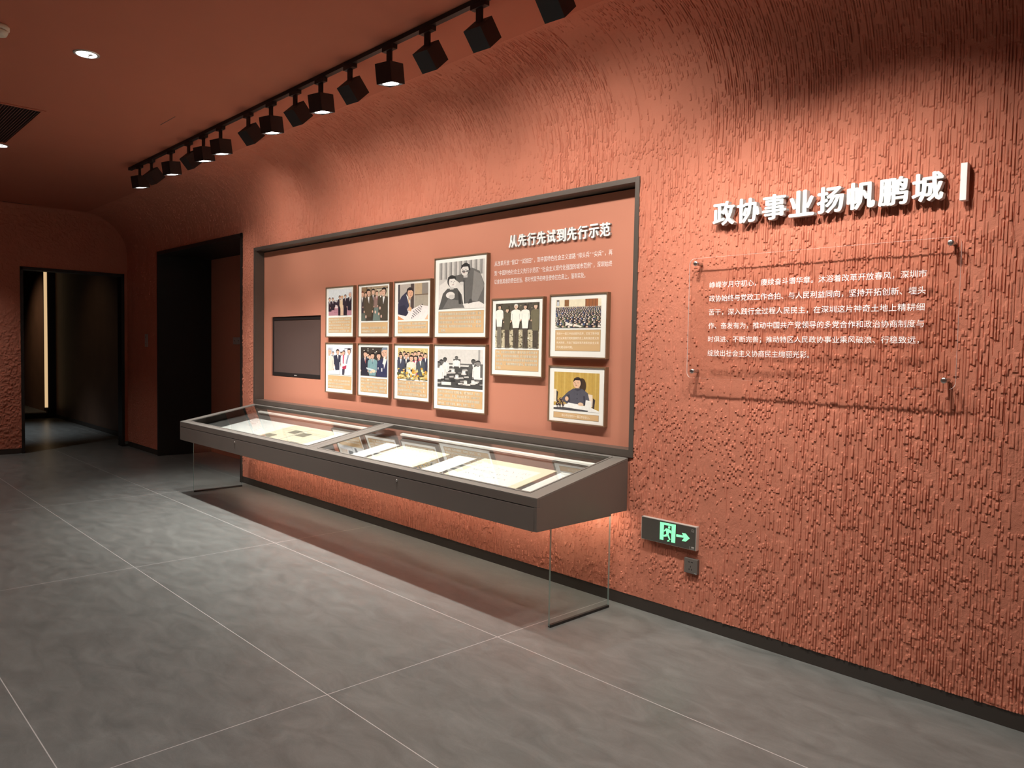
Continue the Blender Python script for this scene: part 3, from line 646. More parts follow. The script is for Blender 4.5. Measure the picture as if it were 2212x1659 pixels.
def pic_portrait():
    p = Pic((206, 168, 84))
    for i in range(6): p.r(0.17*i, 0, 0.17*i+0.004, 1, (176, 138, 62)); p.p([(0.17*i+0.05, 0.0), (0.17*i+0.09, 0), (0.17*i+0.08, 0.9), (0.17*i+0.06, 0.9)], (216, 182, 100))
    p.p([(0.0, 0.46), (0.06, 0.47), (0.08, 0.8), (0, 0.8)], (246, 232, 206)).p([(0.06, 0.5), (0.10, 0.54), (0.08, 0.78), (0.06, 0.78)], (66, 56, 56))
    p.p([(0.74, 0.54), (0.86, 0.56), (0.87, 0.86), (0.76, 0.88)], (246, 226, 202)).p([(0.87, 0.64), (0.92, 0.68), (0.90, 0.92), (0.86, 0.92)], (70, 58, 58)).e(0.63, 0.34, 0.09, 0.2, (74, 56, 40))
    p.p([(0.16, 0.72), (0.32, 0.52), (0.44, 0.42), (0.64, 0.42), (0.76, 0.52), (0.80, 0.72), (0.74, 0.84), (0.34, 0.86), (0.26, 0.80)], (92, 90, 100)).p([(0.30, 0.6), (0.36, 0.58), (0.38, 0.84), (0.33, 0.84)], (66, 64, 74)).p([(0.66, 0.6), (0.70, 0.6), (0.72, 0.84), (0.68, 0.84)], (66, 64, 74))
    p.head(0.535, 0.27, 0.092, (240, 196, 160), (58, 44, 40), 1.12, -1).p([(0.46, 0.44), (0.54, 0.49), (0.62, 0.43), (0.60, 0.41), (0.48, 0.41)], (70, 68, 78))
    for y in (0.56, 0.68): p.e(0.53, y, 0.012, 0.014, (50, 48, 56), 8)
    p.p([(0, 0.90), (0.3, 0.84), (0.78, 0.86), (1.0, 0.96), (1, 1), (0, 1)], (250, 246, 238)).p([(0, 0.955), (0.25, 0.93), (0.78, 0.97), (0.76, 1.0), (0, 1.0)], (84, 80, 82)).p([(0.24, 0.90), (0.34, 0.80), (0.66, 0.84), (0.62, 0.96)], (254, 252, 246))
    p.e(0.30, 0.70, 0.04, 0.06, (240, 196, 160)).e(0.61, 0.82, 0.06, 0.045, (244, 206, 170))
    for x, y, a in ((0.10, 0.78, 0), (0.16, 0.72, 1), (0.20, 0.78, 0), (0.14, 0.86, 1), (0.22, 0.86, 0), (0.08, 0.86, 0)):
        p.e(x, y, 0.032, 0.04, (60, 48, 46), 9); p.e(x+0.008, y-0.01, 0.014, 0.016, (196, 150, 130), 8); p.p([(x-0.006, y+0.03), (x+0.006, y+0.03), (x+0.012, 0.97), (x, 0.97)], (60, 52, 50))
    p.p([(0.72, 0.70), (0.84, 0.72), (0.84, 0.97), (0.70, 0.95)], (252, 248, 240))
    return p

# ------------------------------------------------------------------ framed photographs
FY = 0.058                                     # front of the frames
KF = (CAM_D+FY)/(CAM_D+0.045)
def pseudo_lines(mb, x0, x1, zs, hgt, y, ends, seed, key='capedge'):
    """print too small to read in the photo: rows of tiny character-sized marks"""
    rn = random.Random(seed)
    for z, e in zip(zs, ends):
        x = x0; n = 0
        while x < x0+(x1-x0)*e-hgt*0.3:
            wv = hgt*0.86; n += 1
            if rn.random() < 0.09:
                mb.add([(x, y, z), (x+wv*0.25, y, z), (x+wv*0.25, y, z+hgt*0.22), (x, y, z+hgt*0.22)], [(0, 1, 2, 3)], key)
            else:
                for fz in (0.02, 0.27, 0.53, 0.80):
                    a = rn.uniform(0, 0.2); c = rn.uniform(0.75, 1.0)
                    mb.add([(x+a*wv, y, z+fz*hgt), (x+c*wv, y, z+fz*hgt), (x+c*wv, y, z+(fz+0.17)*hgt), (x+a*wv, y, z+(fz+0.17)*hgt)], [(0, 1, 2, 3)], key)
                for _ in range(3):
                    a = rn.uniform(0, 0.8)
                    mb.add([(x+a*wv, y, z), (x+(a+0.16)*wv, y, z), (x+(a+0.16)*wv, y, z+hgt), (x+a*wv, y, z+hgt)], [(0, 1, 2, 3)], key)
            x += hgt*1.04
PHOTOS = [
 # x0, x1, ztop, zbot, picture (u0,u1,v0,v1), caption (v0,v1), drawing, rows of caption print, label
 (-6.184, -5.713, 2.007, 1.555, (.10, .92, .06, .57), (.61, .91), pic_w1, [.96, .96, .96, .96, .92], 'small framed photo of dark suits greeting a blonde figure on a pink floor'),
 (-5.644, -5.168, 2.006, 1.556, (.10, .93, .057, .69), (.72, .925), pic_w2, [0, .95, .5], 'small framed photo of men in brown suits indoors, top row second from left'),
 (-5.110, -4.627, 2.006, 1.556, (.105, .925, .063, .69), (.72, .927), pic_w3, [.96, .96, .12], 'small framed photo of a person in navy bending to write with a brush'),
 (-4.585, -3.986, 2.151, 1.553, (.085, .945, .065, .645), (.67, .94), pic_big, [.97, .97, .97, .97, .14], 'largest framed photo, black and white, one person seated and one leaning over'),
 (-6.186, -5.710, 1.508, 1.055, (.095, .93, .07, .625), (.65, .91), pic_l1, [0, .96, .96, .66], 'small framed photo of people in a bright white hall, bottom row beside the television'),
 (-5.642, -5.168, 1.506, 1.055, (.09, .93, .073, .615), (.65, .92), pic_l2, [.96, .96, .96, .92], 'small framed photo with a teal jacket between dark suits, bottom row'),
 (-5.104, -4.627, 1.507, 1.055, (.105, .93, .078, .625), (.65, .925), pic_l3, [.96, .96, .96, .96], 'small framed photo of a crowd behind yellow flowers, bottom row'),
 (-4.583, -3.984, 1.508, 1.012, (.08, .94, .08, .65), (.68, .93), pic_meet, [.97, .97, .97, .85], 'framed black and white photo of a meeting around a long table'),
 (-3.934, -3.432, 1.825, 1.294, (.08, .92, .066, .632), (.66, .927), pic_group, [.97, .97, .97, .97, .13], 'framed photo of five people standing in a row in white shirts and uniforms'),
 (-3.378, -2.900, 1.832, 1.429, (.106, .89, .09, .527), (.56, .89), pic_crowd, ['党的十一届三中全会胜利召开，实现了新中国', '成立以来我们党和国家历史上具有深远意义的', '伟大转折，开启了我国改革开放和社会主义现', '代化建设新时期。'], 'framed photo of a packed assembly hall, upper right of the red panel'),
 (-3.376, -2.903, 1.380, 1.017, (.10, .895, .11, .77), (.815, .92), pic_portrait, ['邓小平在党的十一届三中全会上。'], 'framed photo of one seated person in grey speaking at a desk, ochre background'),
]
for i, (x0, x1, zt, zb, pr, cv, drw, rows, lab) in enumerate(PHOTOS):
    x0 *= KF; x1 *= KF; zt = CAM_H+(zt-CAM_H)*KF; zb = CAM_H+(zb-CAM_H)*KF
    t = thing('framed_photograph', lab, 'framed photo', ((x0+x1)/2, PY, zb), 'framed photographs on the red panel')
    W_, H_ = x1-x0, zt-zb; fr = 0.0085
    b = MB()
    b.box(x0, x0+fr, FY, PY-0.0006, zb, zt, 'frame'); b.box(x1-fr, x1, FY, PY-0.0006, zb, zt, 'frame')
    b.box(x0+fr, x1-fr, FY, PY-0.0006, zt-fr, zt, 'frame'); b.box(x0+fr, x1-fr, FY, PY-0.0006, zb, zb+fr, 'frame')
    b.build('frame', t, bevel=0.0012)
    my = FY+0.007
    b = MB(); b.box(x0+fr, x1-fr, my, PY-0.003, zb+fr, zt-fr, 'mount'); b.build('mount_board', t)
    px0, px1 = x0+pr[0]*W_, x0+pr[1]*W_; pz1, pz0 = zt-pr[2]*H_, zt-pr[3]*H_
    drw().build('picture', t, px0, px1, pz0, pz1, my-0.0006, step=0.000002 if drw is pic_crowd else 0.00002)
    cz1, cz0 = zt-cv[0]*H_, zt-cv[1]*H_
    b = MB(); b.box(px0, px1, my-0.0006, my, cz0, cz1, 'capline'); b.box(px0+0.0018, px1-0.0018, my-0.0009, my, cz0+0.0018, cz1-0.0018, 'caption'); cap = b.build('caption_panel', t)
    b = MB(); nr = len(rows)
    if isinstance(rows[0], str):
        n_ = max(nr, 1); pitch = (cz1-cz0)*(0.86/n_ if n_ > 1 else 1.0); hgt = pitch*(0.56 if n_ > 1 else 0.42)
        wmax = max(len(s_) for s_ in rows)
        for k, s_ in enumerate(rows):
            zc = cz1-(cz1-cz0)*0.07-pitch*(k+0.5) if n_ > 1 else (cz0+cz1)/2
            span = (px1-px0)*(0.93 if n_ > 1 else 0.62); xs0 = px0+((px1-px0)*0.035 if n_ > 1 else (px1-px0-span)/2)
            put_text(b, s_, xs0, xs0+span*len(s_)/wmax, zc-hgt/2, zc+hgt/2, my-0.0013, 'capedge')
    else:
        pitch = (cz1-cz0)*0.94/max(nr, 3); hgt = pitch*0.60
        zs = [cz1-(cz1-cz0)*0.03-pitch*(k+0.5)-hgt/2 for k in range(nr)]
        pseudo_lines(b, px0+W_*0.025, px1-W_*0.015, zs, hgt, my-0.0013, rows, i)
    b.build('caption_text', cap, fix=False)

# ------------------------------------------------------------------ glass display case
CX0, CX1, CYF, CZB = -7.516, -2.674, -0.759, 0.545
SL = 0.1937
ztop = lambda y, z0=0.867: z0+SL*y
case = thing('display_case', 'long bronze wall-mounted display case with sloping glass lids on glass legs', 'display case', (-5.095, -0.4, 0))
CYB = -0.013
b = MB(); th = 0.022
for x0, x1 in ((CX0, CX0+th), (CX1-th, CX1)):      # wedge-shaped ends
    b.prism([(CYF, CZB), (-0.156, CZB), (-0.156, CZB+0.012), (CYB, CZB+0.012), (CYB, ztop(CYB)-0.009), (CYF+0.0185, ztop(CYF+0.0185)-0.009), (CYF+0.0185, 0.671), (CYF, 0.671)], 0, x0, x1, 'case')
b.box(CX0+th, CX1-th, CYF, CYF+th, CZB, 0.667, 'case')                                  # front apron
b.box(CX0+th, CX1-th, CYF+th, -0.156, CZB, CZB+0.02, 'case')                            # underside
b.box(CX0+th, CX1-th, -0.178, -0.156, CZB+0.02, CZB+0.06, 'case')
b.box(CX0+th, CX1-th, -0.178, CYB, CZB+0.06, CZB+0.08, 'case')
b.box(CX0+th, CX1-th, CYB-0.02, CYB, CZB+0.08, ztop(CYB)-0.012, 'case')                 # back
b.box(CX0+th, CX1-th, CYF+0.012, CYF+0.016, 0.655, 0.70, 'black')                         # shadow gap behind the lid lip
b.build('case_body', case, bevel=0.0015)
ang = math.atan(SL); cs, sn = math.cos(ang), math.sin(ang)
def on_slope(z0):
    """local (x, v up the slope, w outward) -> world; v measured along the slope from the front edge"""
    def f(p):
        y = CYF+p.y*cs-p.z*sn; return Vector((p.x, y, ztop(CYF, z0)+p.y*sn+p.z*cs))
    return f
VL = (-0.002-CYF)/cs
XM = -5.05
def lid(x0, x1, ix0, ix1):
    v0, v1 = 0.055/cs, (CYB-CYF)/cs; i0, i1 = 0.055, (-0.045-CYF)/cs
    m = MB()
    m.box(x0, x1, 0.0, i0, -0.009, 0, 'lid'); m.box(x0, x1, i1, v1, -0.009, 0, 'lid')
    m.box(x0, ix0, i0, i1, -0.009, 0, 'lid'); m.box(ix1, x1, i0, i1, -0.009, 0, 'lid')
    # thin raised bead around the pane
    for a, c, d, e in ((ix0-0.012, ix1+0.012, i0-0.010, i0), (ix0-0.012, ix1+0.012, i1, i1+0.010), (ix0-0.012, ix0, i0, i1), (ix1, ix1+0.012, i0, i1)):
        m.box(a, c, d, e, 0, 0.003, 'lid')
    m.mapped(on_slope(0.867))
    zf = ztop(CYF)
    m.box(x0, x1, CYF, CYF+0.018, 0.672, zf-0.004, 'case')
    L = m.build('lid', case, bevel=0.001)
    g = MB(); g.box(ix0+0.001, ix1-0.001, i0+0.001, i1-0.001, -0.007, -0.001, 'glass'); g.mapped(on_slope(0.867))
    tag(g.build('glass_pane', L), 'clear sloping glass pane')
    lb = MB(); lb.box(ix0+0.14, ix1-0.06, 0, 0.026, 0, 0.012, 'ledsoft')
    lb.mapped(lambda p: Vector((p.x, -0.083+p.y*cs, 0.795+p.y*sn+p.z)))
    tag(lb.build('light_bar', L), 'pale glowing light bar along the back inside the case')
lid(CX0, XM-0.0015, CX0+0.105, XM-0.075)
lid(XM+0.0015, CX1, XM+0.09, CX1-0.105)
b = MB(); b.box(CX0+th, CX1-th, 0.03/cs, VL-0.03, -0.012, 0, 'fabric'); b.mapped(on_slope(0.786)); b.build('lining_board', case)
for x in (-6.276, -3.902):
    b = MB(); b.lathe([(0.0075, 0), (0.0075, 0.002), (0.006, 0.0045), (0.003, 0.0045)], (x, CYF, 0.643), (0, -1, 0), 'steel', 16); b.build('lock', case)
for x in (-2.72, -7.585):
    g = MB(); y0, y1 = -0.603, -0.107
    vs_ = [(x-.006, y0, 0.008), (x+.006, y0, 0.008), (x+.006, y1, 0.008), (x-.006, y1, 0.008), (x-.006, y0, CZB-0.001), (x+.006, y0, CZB-0.001), (x+.006, y1, CZB-0.001), (x-.006, y1, CZB-0.001)]
    g.add(vs_, [(1, 2, 6, 5), (3, 0, 4, 7)], 'glass'); g.add(vs_, [(0, 1, 5, 4), (2, 3, 7, 6), (0, 3, 2, 1), (4, 5, 6, 7)], 'glassedge')
    lg = g.build('glass_leg', case)
    c = MB(); c.box(x-.009, x+.009, y0+0.004, y1, 0.0, 0.014, 'dark'); c.build('foot_channel', lg, bevel=0.001)
b = MB(); b.box(CX0+0.03, CX1-0.005, -0.150, -0.128, CZB+0.034, CZB+0.058, 'signedge'); us = b.build('under_light', case)
b = MB(); b.box(CX0+0.032, CX1-0.007, -0.147, -0.131, CZB+0.030, CZB+0.0345, 'led')
M['ledunder'] = mat('under_strip_emitter', (0.9, 0.85, 0.8), 0.5, emit=(1.0, 0.86, 0.72), estr=E_STRIP, noise=0.01)
b.k = ['ledunder']*len(b.k); b.build('diffuser', us)

# ------------------------------------------------------------------ papers in the case
def sheet(name, label, cat, x0, x1, y0, y1, key, z0, thick=0.002, group=None, parts=None):
    v0, v1 = (y0-CYF)/cs, (y1-CYF)/cs
    b = MB(); b.box(x0, x1, v0, v1, 0, thick, key); b.mapped(on_slope(z0)); o = b.build(name); tag(o, label, cat, group)
    return o, v0, v1, thick
def ink_strokes(parent, name, z0, w, rects, key):
    b = MB()
    for q in rects: b.add([(x, y, w) for x, y in q], [tuple(range(len(q)))], key)
    b.mapped(on_slope(z0)); return b.build(name, parent, fix=False)
ZB = 0.786
bs, v0, v1, tk = sheet('backing_sheet', 'large plain white sheet under the newspaper in the left half of the case', 'paper sheet', -7.10, -5.41, -0.69, -0.18, 'paper', ZB+0.001)
rn = random.Random(4)
rc = []
for (u, v) in ((0.20, 0.72), (0.215, 0.62)):
    for k in range(7):
        x = -7.10+1.69*u*0.55+k*0.013; y = v0+(v1-v0)*v
        rc.append([(x, y), (x+0.010, y+0.004), (x+0.009, y+0.012), (x+0.001, y+0.009)])
ink_strokes(bs, 'lettering', ZB+0.001, tk+0.0003, rc, 'inkgrey')
nw, a0, a1, tk2 = sheet('newspaper', 'yellowed newspaper page with small photos lying on the white sheet', 'newspaper', -6.30, -5.53, -0.68, -0.19, 'cream', ZB+0.0035, 0.0012)
rc = []; ph = []
W_ = 0.77; H_ = a1-a0
for ci in range(7):
    for ri in range(26):
        x = -6.28+ci*0.108; y = a0+0.012+ri*(H_-0.03)/26
        if rn.random() < 0.86: rc.append([(x, y), (x+0.094*rn.uniform(0.5, 1), y), (x+0.094, y+0.005), (x, y+0.005)])
for (u, v, wu, hv) in ((0.05, 0.30, 0.20, 0.17), (0.28, 0.62, 0.17, 0.17), (0.52, 0.56, 0.20, 0.18), (0.72, 0.14, 0.20, 0.18)):
    x = -6.30+u*W_; y = a0+v*H_; ph.append([(x, y), (x+wu*W_, y), (x+wu*W_, y+hv*H_), (x, y+hv*H_)])
hl = [[(-5.93, a0+0.30*H_), (-5.915, a0+0.30*H_), (-5.915, a0+0.93*H_), (-5.93, a0+0.93*H_)]]
M['newsink'] = mat('news_ink', (0.62, 0.53, 0.38), 0.7, noise=0.05)
M['newsphoto'] = mat('news_photo', (0.26, 0.23, 0.17), 0.7, noise=0.7, nscale=40)
ink_strokes(nw, 'print_columns', ZB+0.0035, tk2+0.0002, rc, 'newsink'); ink_strokes(nw, 'print_photos', ZB+0.0035, tk2+0.0004, ph, 'newsphoto'); ink_strokes(nw, 'headline', ZB+0.0035, tk2+0.0003, hl, 'inkgrey')
def card(label, x0, x1, y0=-0.69, y1=-0.215):
    o, v0, v1, tk = sheet('label_card', label, 'label card', x0, x1, y0, y1, 'paper', ZB+0.001, 0.004, 'white label cards in the case')
    rc = []
    for k in range(9):
        y = v1-0.05-k*0.022; rc.append([(x0+0.03, y), (x1-0.03 if k % 4 else x0+0.07, y), (x1-0.03 if k % 4 else x0+0.07, y+0.006), (x0+0.03, y+0.006)])
    M.setdefault('faint', mat('faint_print', (0.74, 0.73, 0.70), 0.7, noise=0.01))
    ink_strokes(o, 'lettering', ZB+0.001, tk+0.0003, rc, 'faint')
def manuscript(label, x0, x1, y1, cols, seed, y0=-0.69):
    o, v0, v1, tk = sheet('manuscript_sheet', label, 'manuscript', x0, x1, y0, y1, 'cream', ZB+0.001, 0.005, 'handwritten sheets in the case')
    W_, H_ = x1-x0, v1-v0
    inner = ink_strokes(o, 'inner_sheet', ZB+0.001, tk+0.0003, [[(x0+W_*.10, v0+H_*.03), (x1-W_*.10, v0+H_*.03), (x1-W_*.10, v1-H_*.14), (x0+W_*.10, v1-H_*.14)]], 'paper')
    r_ = random.Random(seed); rc = []
    for c, n in enumerate(cols):
        for k in range(n):
            x = x0+W_*(0.17+0.66*k/max(max(cols)-1, 1))+r_.uniform(-.004, .004); y = v1-H_*(0.27+0.13*c)+r_.uniform(-.006, .006)
            for _ in range(r_.choice([2, 3, 4])):
                dx, dy = r_.uniform(-.014, .014), r_.uniform(-.014, .014); a = r_.uniform(0, 3.14); l_ = r_.uniform(.004, .011); tw = r_.uniform(.0008, .0020)
                ca, sa = math.cos(a), math.sin(a)
                rc.append([(x+dx-l_*ca+tw*sa, y+dy-l_*sa-tw*ca), (x+dx+l_*ca+tw*sa*.4, y+dy+l_*sa-tw*ca*.4), (x+dx+l_*ca-tw*sa*.4, y+dy+l_*sa+tw*ca*.4), (x+dx-l_*ca-tw*sa, y+dy-l_*sa+tw*ca)])
    ink_strokes(o, 'handwriting', ZB+0.001, tk+0.0006, rc, 'ink')
card('white label card, leftmost in the right half of the case', -4.80, -4.637)
manuscript('smaller cream sheet of brush handwriting between two white label cards', -4.59, -4.04, -0.222, [7, 8, 6], 12)
card('white label card between the two cream handwritten sheets', -3.95, -3.765, y1=-0.215)
manuscript('larger cream sheet of brush handwriting near the right end of the case', -3.715, -3.065, -0.188, [12, 12, 10], 21)
card('narrow white label card at the far right end of the case', -3.02, -2.915, y1=-0.195)

# ------------------------------------------------------------------ clear text panel on stand-offs
tp = thing('acrylic_panel', 'clear acrylic panel with six lines of white text on steel stand-offs', 'text panel', (-1.62, 0, 1.345))
AX0, AX1, AZ0, AZ1, AY, AT = -2.266, -0.984, 1.345, 1.970, -0.062, 0.008
rr = 0.03
def rounded(x0, x1, z0, z1, r_, n=6):
    out = []
    for cx, cz, a in ((x1-r_, z1-r_, 0), (x0+r_, z1-r_, 90), (x0+r_, z0+r_, 180), (x1-r_, z0+r_, 270)):
        out += [(cx+r_*math.cos(R(a+90*i/n)), cz+r_*math.sin(R(a+90*i/n))) for i in range(n+1)]
    return out
b = MB(); b.prism(rounded(AX0, AX1, AZ0, AZ1, rr), 1, AY, AY+AT, 'acredge', 'acrylic'); sh_ = b.build('clear_sheet', tp)
LINES = ['峥嵘岁月守初心，赓续奋斗谱华章。沐浴着改革开放春风，深圳市', '政协始终与党政工作合拍、与人民利益同向，坚持开拓创新、埋头', '苦干，深入践行全过程人民民主，在深圳这片神奇土地上精耕细',
         '作、奋发有为，推动中国共产党领导的多党合作和政治协商制度与', '时俱进、不断完善；推动特区人民政协事业乘风破浪、行稳致远，', '绽放出社会主义协商民主绚丽光彩。']
for k, s_ in enumerate(LINES):
    zc = 1.827-k*0.0698; hh = 0.0335
    x1 = (-1.108, -1.110, -1.112, -1.112, -1.128, -1.600)[k]
    b = MB(); put_text(b, s_, -2.141, x1, zc-hh/2, zc+hh/2, AY-0.0006, 'white')
    tag(b.build('text_line', sh_, fix=False), 'line of white printed Chinese text')
for x, z in ((-2.226, 1.943), (-1.022, 1.946), (-2.229, 1.380), (-1.025, 1.382)):
    b = MB(); b.lathe([(0.009, 0), (0.009, -AY-0.011)], (x, -0.011, z), (0, -1, 0), 'steel', 20)
    b.lathe([(0.0125, 0), (0.0125, 0.006), (0.010, 0.010), (0.004, 0.010)], (x, AY, z), (0, -1, 0), 'steel', 20); b.build('standoff', tp)

# ------------------------------------------------------------------ exit sign, socket, switches
ex = thing('exit_sign', 'grey emergency exit sign with glowing green running figure and right arrow', 'exit sign', (-2.375, 0, 0.42))
b = MB(); EX0, EX1, EZ0, EZ1 = -2.555, -2.196, 0.421, 0.5495; EY = -0.030
b.box(EX0, EX1, EY, -0.004, EZ0, EZ1, 'signedge'); b.build('edge_frame', ex, bevel=0.0015)
b = MB(); b.box(EX0+.004, EX1-.004, EY-0.0015, EY, EZ0+.003, EZ1-.003, 'signgrey'); pl = b.build('face_plate', ex)
FR = [(-2.4269, 0.5390), (-2.3250, 0.5404), (-2.3265, 0.4396), (-2.3520, 0.4396), (-2.3505, 0.5271), (-2.4012, 0.5275), (-2.4030, 0.4415), (-2.4270, 0.4413)]
TO = [(-2.3868, .5102), (-2.3653, .5095), (-2.3505, .4994), (-2.3501, .4866), (-2.357, .4882), (-2.3654, .4924), (-2.3694, .4773), (-2.3814, .4735), (-2.3848, .4906), (-2.3885, .4987), (-2.3953, .491), (-2.3995, .4913), (-2.3989, .4968)]
BL = [(-2.383, .4791), (-2.3798, .4656), (-2.402, .4607), (-2.4126, .464), (-2.4129, .472), (-2.4052, .4749), (-2.4006, .4713), (-2.3891, .475)]
FL = [(-2.3815, .4764), (-2.3695, .4802), (-2.3584, .4574), (-2.3558, .4514), (-2.3633, .4499), (-2.3724, .4635)]
FT = [(-2.3787, .4416), (-2.3719, .4474), (-2.3651, .4496), (-2.3613, .4421), (-2.3751, .4388)]
AR = [(-2.3201, .4896), (-2.2762, .4913), (-2.284, .5037), (-2.2616, .5045), (-2.2353, .4828), (-2.2602, .4606), (-2.2836, .4609), (-2.2708, .4796), (-2.3203, .4765)]
HD = [(-2.3660+0.0068*math.cos(R(20*i)), .5182+0.0072*math.sin(R(20*i))) for i in range(18)]
def grow(poly, d):
    cx = sum(p[0] for p in poly)/len(poly); cz = sum(p[1] for p in poly)/len(poly); out = []
    n = len(poly); area = sum(poly[i-1][0]*poly[i][1]-poly[i][0]*poly[i-1][1] for i in range(n))
    for i in range(n):
        a, c, e = Vector(poly[i-1]), Vector(poly[i]), Vector(poly[(i+1) % n]); d1 = (c-a).normalized(); d2 = (e-c).normalized()
        n1 = Vector((d1.y, -d1.x)); n2 = Vector((d2.y, -d2.x)); nn = n1+n2
        nn = nn.normalized() if nn.length > 1e-5 else n1
        out.append(tuple(c+nn*(d if area > 0 else -d)))
    return out
def sign_poly(name, polys, y, grown=0.0012):
    q = MB()
    for k, poly in enumerate(polys):
        q.prism(grow(poly, grown), 1, y-0.0001*k, EY-0.001, 'greend'); q.prism(poly, 1, y-0.0008-0.0001*k, EY-0.001, 'green')
    return q.build(name, pl)
sign_poly('doorway_symbol', [FR], EY-0.0020); sign_poly('running_figure', [BL, FL, FT, TO, HD], EY-0.0030); sign_poly('arrow', [AR], EY-0.0020)
b = MB(); x0, x1, z0, z1 = -2.2244, -2.2103, .520, .534
for a in ((x0, x1, z1-.002, z1), (x0, x1, z0, z0+.002), (x0, x0+.002, z0, z1), (x1-.002, x1, z0, z1)): b.box(a[0], a[1], EY-0.0022, EY-0.001, a[2], a[3], 'signedge')
for a in ((-2.2345, -2.2330, .424, .440), (-2.2290, -2.2050, .426, .4275), (-2.2240, -2.2070, .432, .440)): b.box(a[0], a[1], EY-0.0020, EY-0.001, a[2], a[3], 'signedge')
b.build('small_marks', pl)
so = thing('wall_socket', 'grey square wall socket below the exit sign', 'wall socket', (-2.231, 0, 0.29))
b = MB(); b.box(-2.2722, -2.1902, -0.022, -0.002, .291, .372, 'socket'); b.build('plate', so, bevel=0.003)
b = MB()
for x, z, w_, h_ in ((-2.2415, .3530, .0105, .004), (-2.2235, .3530, .0105, .004), (-2.2320, .3285, .003, .010), (-2.2400, .3135, .004, .008), (-2.2245, .3135, .004, .008)):
    b.box(x-w_/2, x+w_/2, -0.0226, -0.0215, z-h_/2, z+h_/2, 'black')
b.build('slots', so)
b = MB(); b.box(-2.208, -2.1935, -0.0224, -0.0215, .2945, .2975, 'inkgrey'); b.build('badge', so)
def wall_switch(label, x, y, z, w_, h_, gangs, key):
    t = thing('wall_switch', label, 'light switch', (x, y, z-h_/2))
    b = MB(); b.box(x-w_/2, x+w_/2, y-0.012, y, z-h_/2, z+h_/2, key); b.build('plate', t, bevel=0.002)
    for k in range(gangs):
        zz = z+h_/2-(k+0.5)*h_/gangs; b = MB(); b.box(x-w_*0.36, x+w_*0.36, y-0.017, y-0.011, zz-h_/gangs*0.33, zz+h_/gangs*0.33, key); rk = b.build('rocker', t, bevel=0.002)
        b = MB(); b.box(x-0.012, x+0.012, y-0.0178, y-0.0165, zz-0.003, zz+0.004, 'black'); b.build('mark', rk)
wall_switch('pale double light switch on the red wall between the doorway and the alcove', -10.755, -0.003, 1.506, 0.092, 0.172, 2, 'switch')
wall_switch('dim light switch plate on the back wall inside the dark alcove', -9.525, D2-0.0005, 1.520, 0.11, 0.09, 1, 'switch')
wall_switch('dim second switch plate beside the alcove edge on its back wall', -9.405, D2-0.0005, 1.520, 0.09, 0.09, 1, 'switch')

# ------------------------------------------------------------------ ceiling: track and spotlights
TY = -0.985
tr = thing('lighting_track', 'long thin black lighting track fixed along the ceiling', 'lighting track', (-5, TY, Z_CEIL))
b = MB(); b.box(-8.20, 1.0, TY-0.017, TY+0.017, Z_CEIL-0.026, Z_CEIL-0.0005, 'black'); b.build('rail', tr, bevel=0.002)
b = MB(); b.box(-8.215, -8.20, TY-0.018, TY+0.018, Z_CEIL-0.027, Z_CEIL-0.0005, 'black'); b.build('end_cap', tr)
ZT = Z_CEIL-0.026
SPX = [-7.93, -7.60, -7.10, -6.69, -6.37, -6.03, -5.53, -5.165, -4.81, -4.47, -4.12, -3.70, -3.345, -2.92, -2.42, -1.95, -1.28]
def spot_fixture(tilt, yaw):
    """adapter, arm and box head hung under the track at x = 0; head tips toward the wall"""
    t = thing('track_spotlight', 'black box spotlight', 'spotlight', (0, TY, ZT))
    b = MB(); b.box(-0.055, 0.055, TY-0.016, TY+0.016, ZT-0.024, ZT, 'black'); b.build('adapter', t, bevel=0.002)
    b = MB(); b.prism([(-0.022, 0), (0.022, 0), (0.022, -0.080), (0.010, -0.100), (-0.022, -0.100)], 1, TY-0.006, TY+0.006, 'black')
    b.mapped(lambda p: p+Vector((0, 0, ZT-0.022))); b.build('arm', t, bevel=0.001)
    mt = Matrix.Translation((0, TY, ZT-0.118)) @ Euler((R(tilt), 0, 0)).to_matrix().to_4x4()
    mt = Matrix.Translation((0, TY, 0)) @ Matrix.Rotation(R(yaw), 4, 'Z') @ Matrix.Translation((0, -TY, 0)) @ mt
    hw, hd, hh = 0.057, 0.057, 0.112
    b = MB(); b.box(-hw, hw, -hd, hd, -hh+0.02, 0.02, 'black')
    b.f = [f for f in b.f if not all(abs(b.v[i][2]-(-hh+0.02)) < 1e-6 for i in f)]; b.k = b.k[:len(b.f)]; b.sm = b.sm[:len(b.f)]
    zb = -hh+0.02; q = 0.006
    ring = [(-hw, -hd), (hw, -hd), (hw, hd), (-hw, hd)]; inn = [(-hw+q, -hd+q), (hw-q, -hd+q), (hw-q, hd-q), (-hw+q, hd-q)]
    vs_ = [(x, y, zb) for x, y in ring]+[(x, y, zb) for x, y in inn]+[(x, y, zb+0.012) for x, y in inn]
    b.add(vs_, [(i, (i+1) % 4, 4+(i+1) % 4, 4+i) for i in range(4)]+[(4+i, 4+(i+1) % 4, 8+(i+1) % 4, 8+i) for i in range(4)]+[(8, 9, 10, 11)], 'black')
    b.mapped(lambda p: mt @ p); hd_ = b.build('head', t)
    b = MB(); b.lathe([(0.047, 0), (0.047, 0.006)], (0, 0, zb+0.003), (0, 0, 1), 'led', 24, smooth=False); b.mapped(lambda p: mt @ p)
    tag(b.build('lens', hd_), 'glowing white lens')
    return t, mt, zb
TILT_A, TILT_B = 9, 43
protoA, mA, zbA = spot_fixture(TILT_A, 14); protoB, mB, zbB = spot_fixture(TILT_B, 6); protoC, mC, zbC = spot_fixture(20, 6)
used = set()
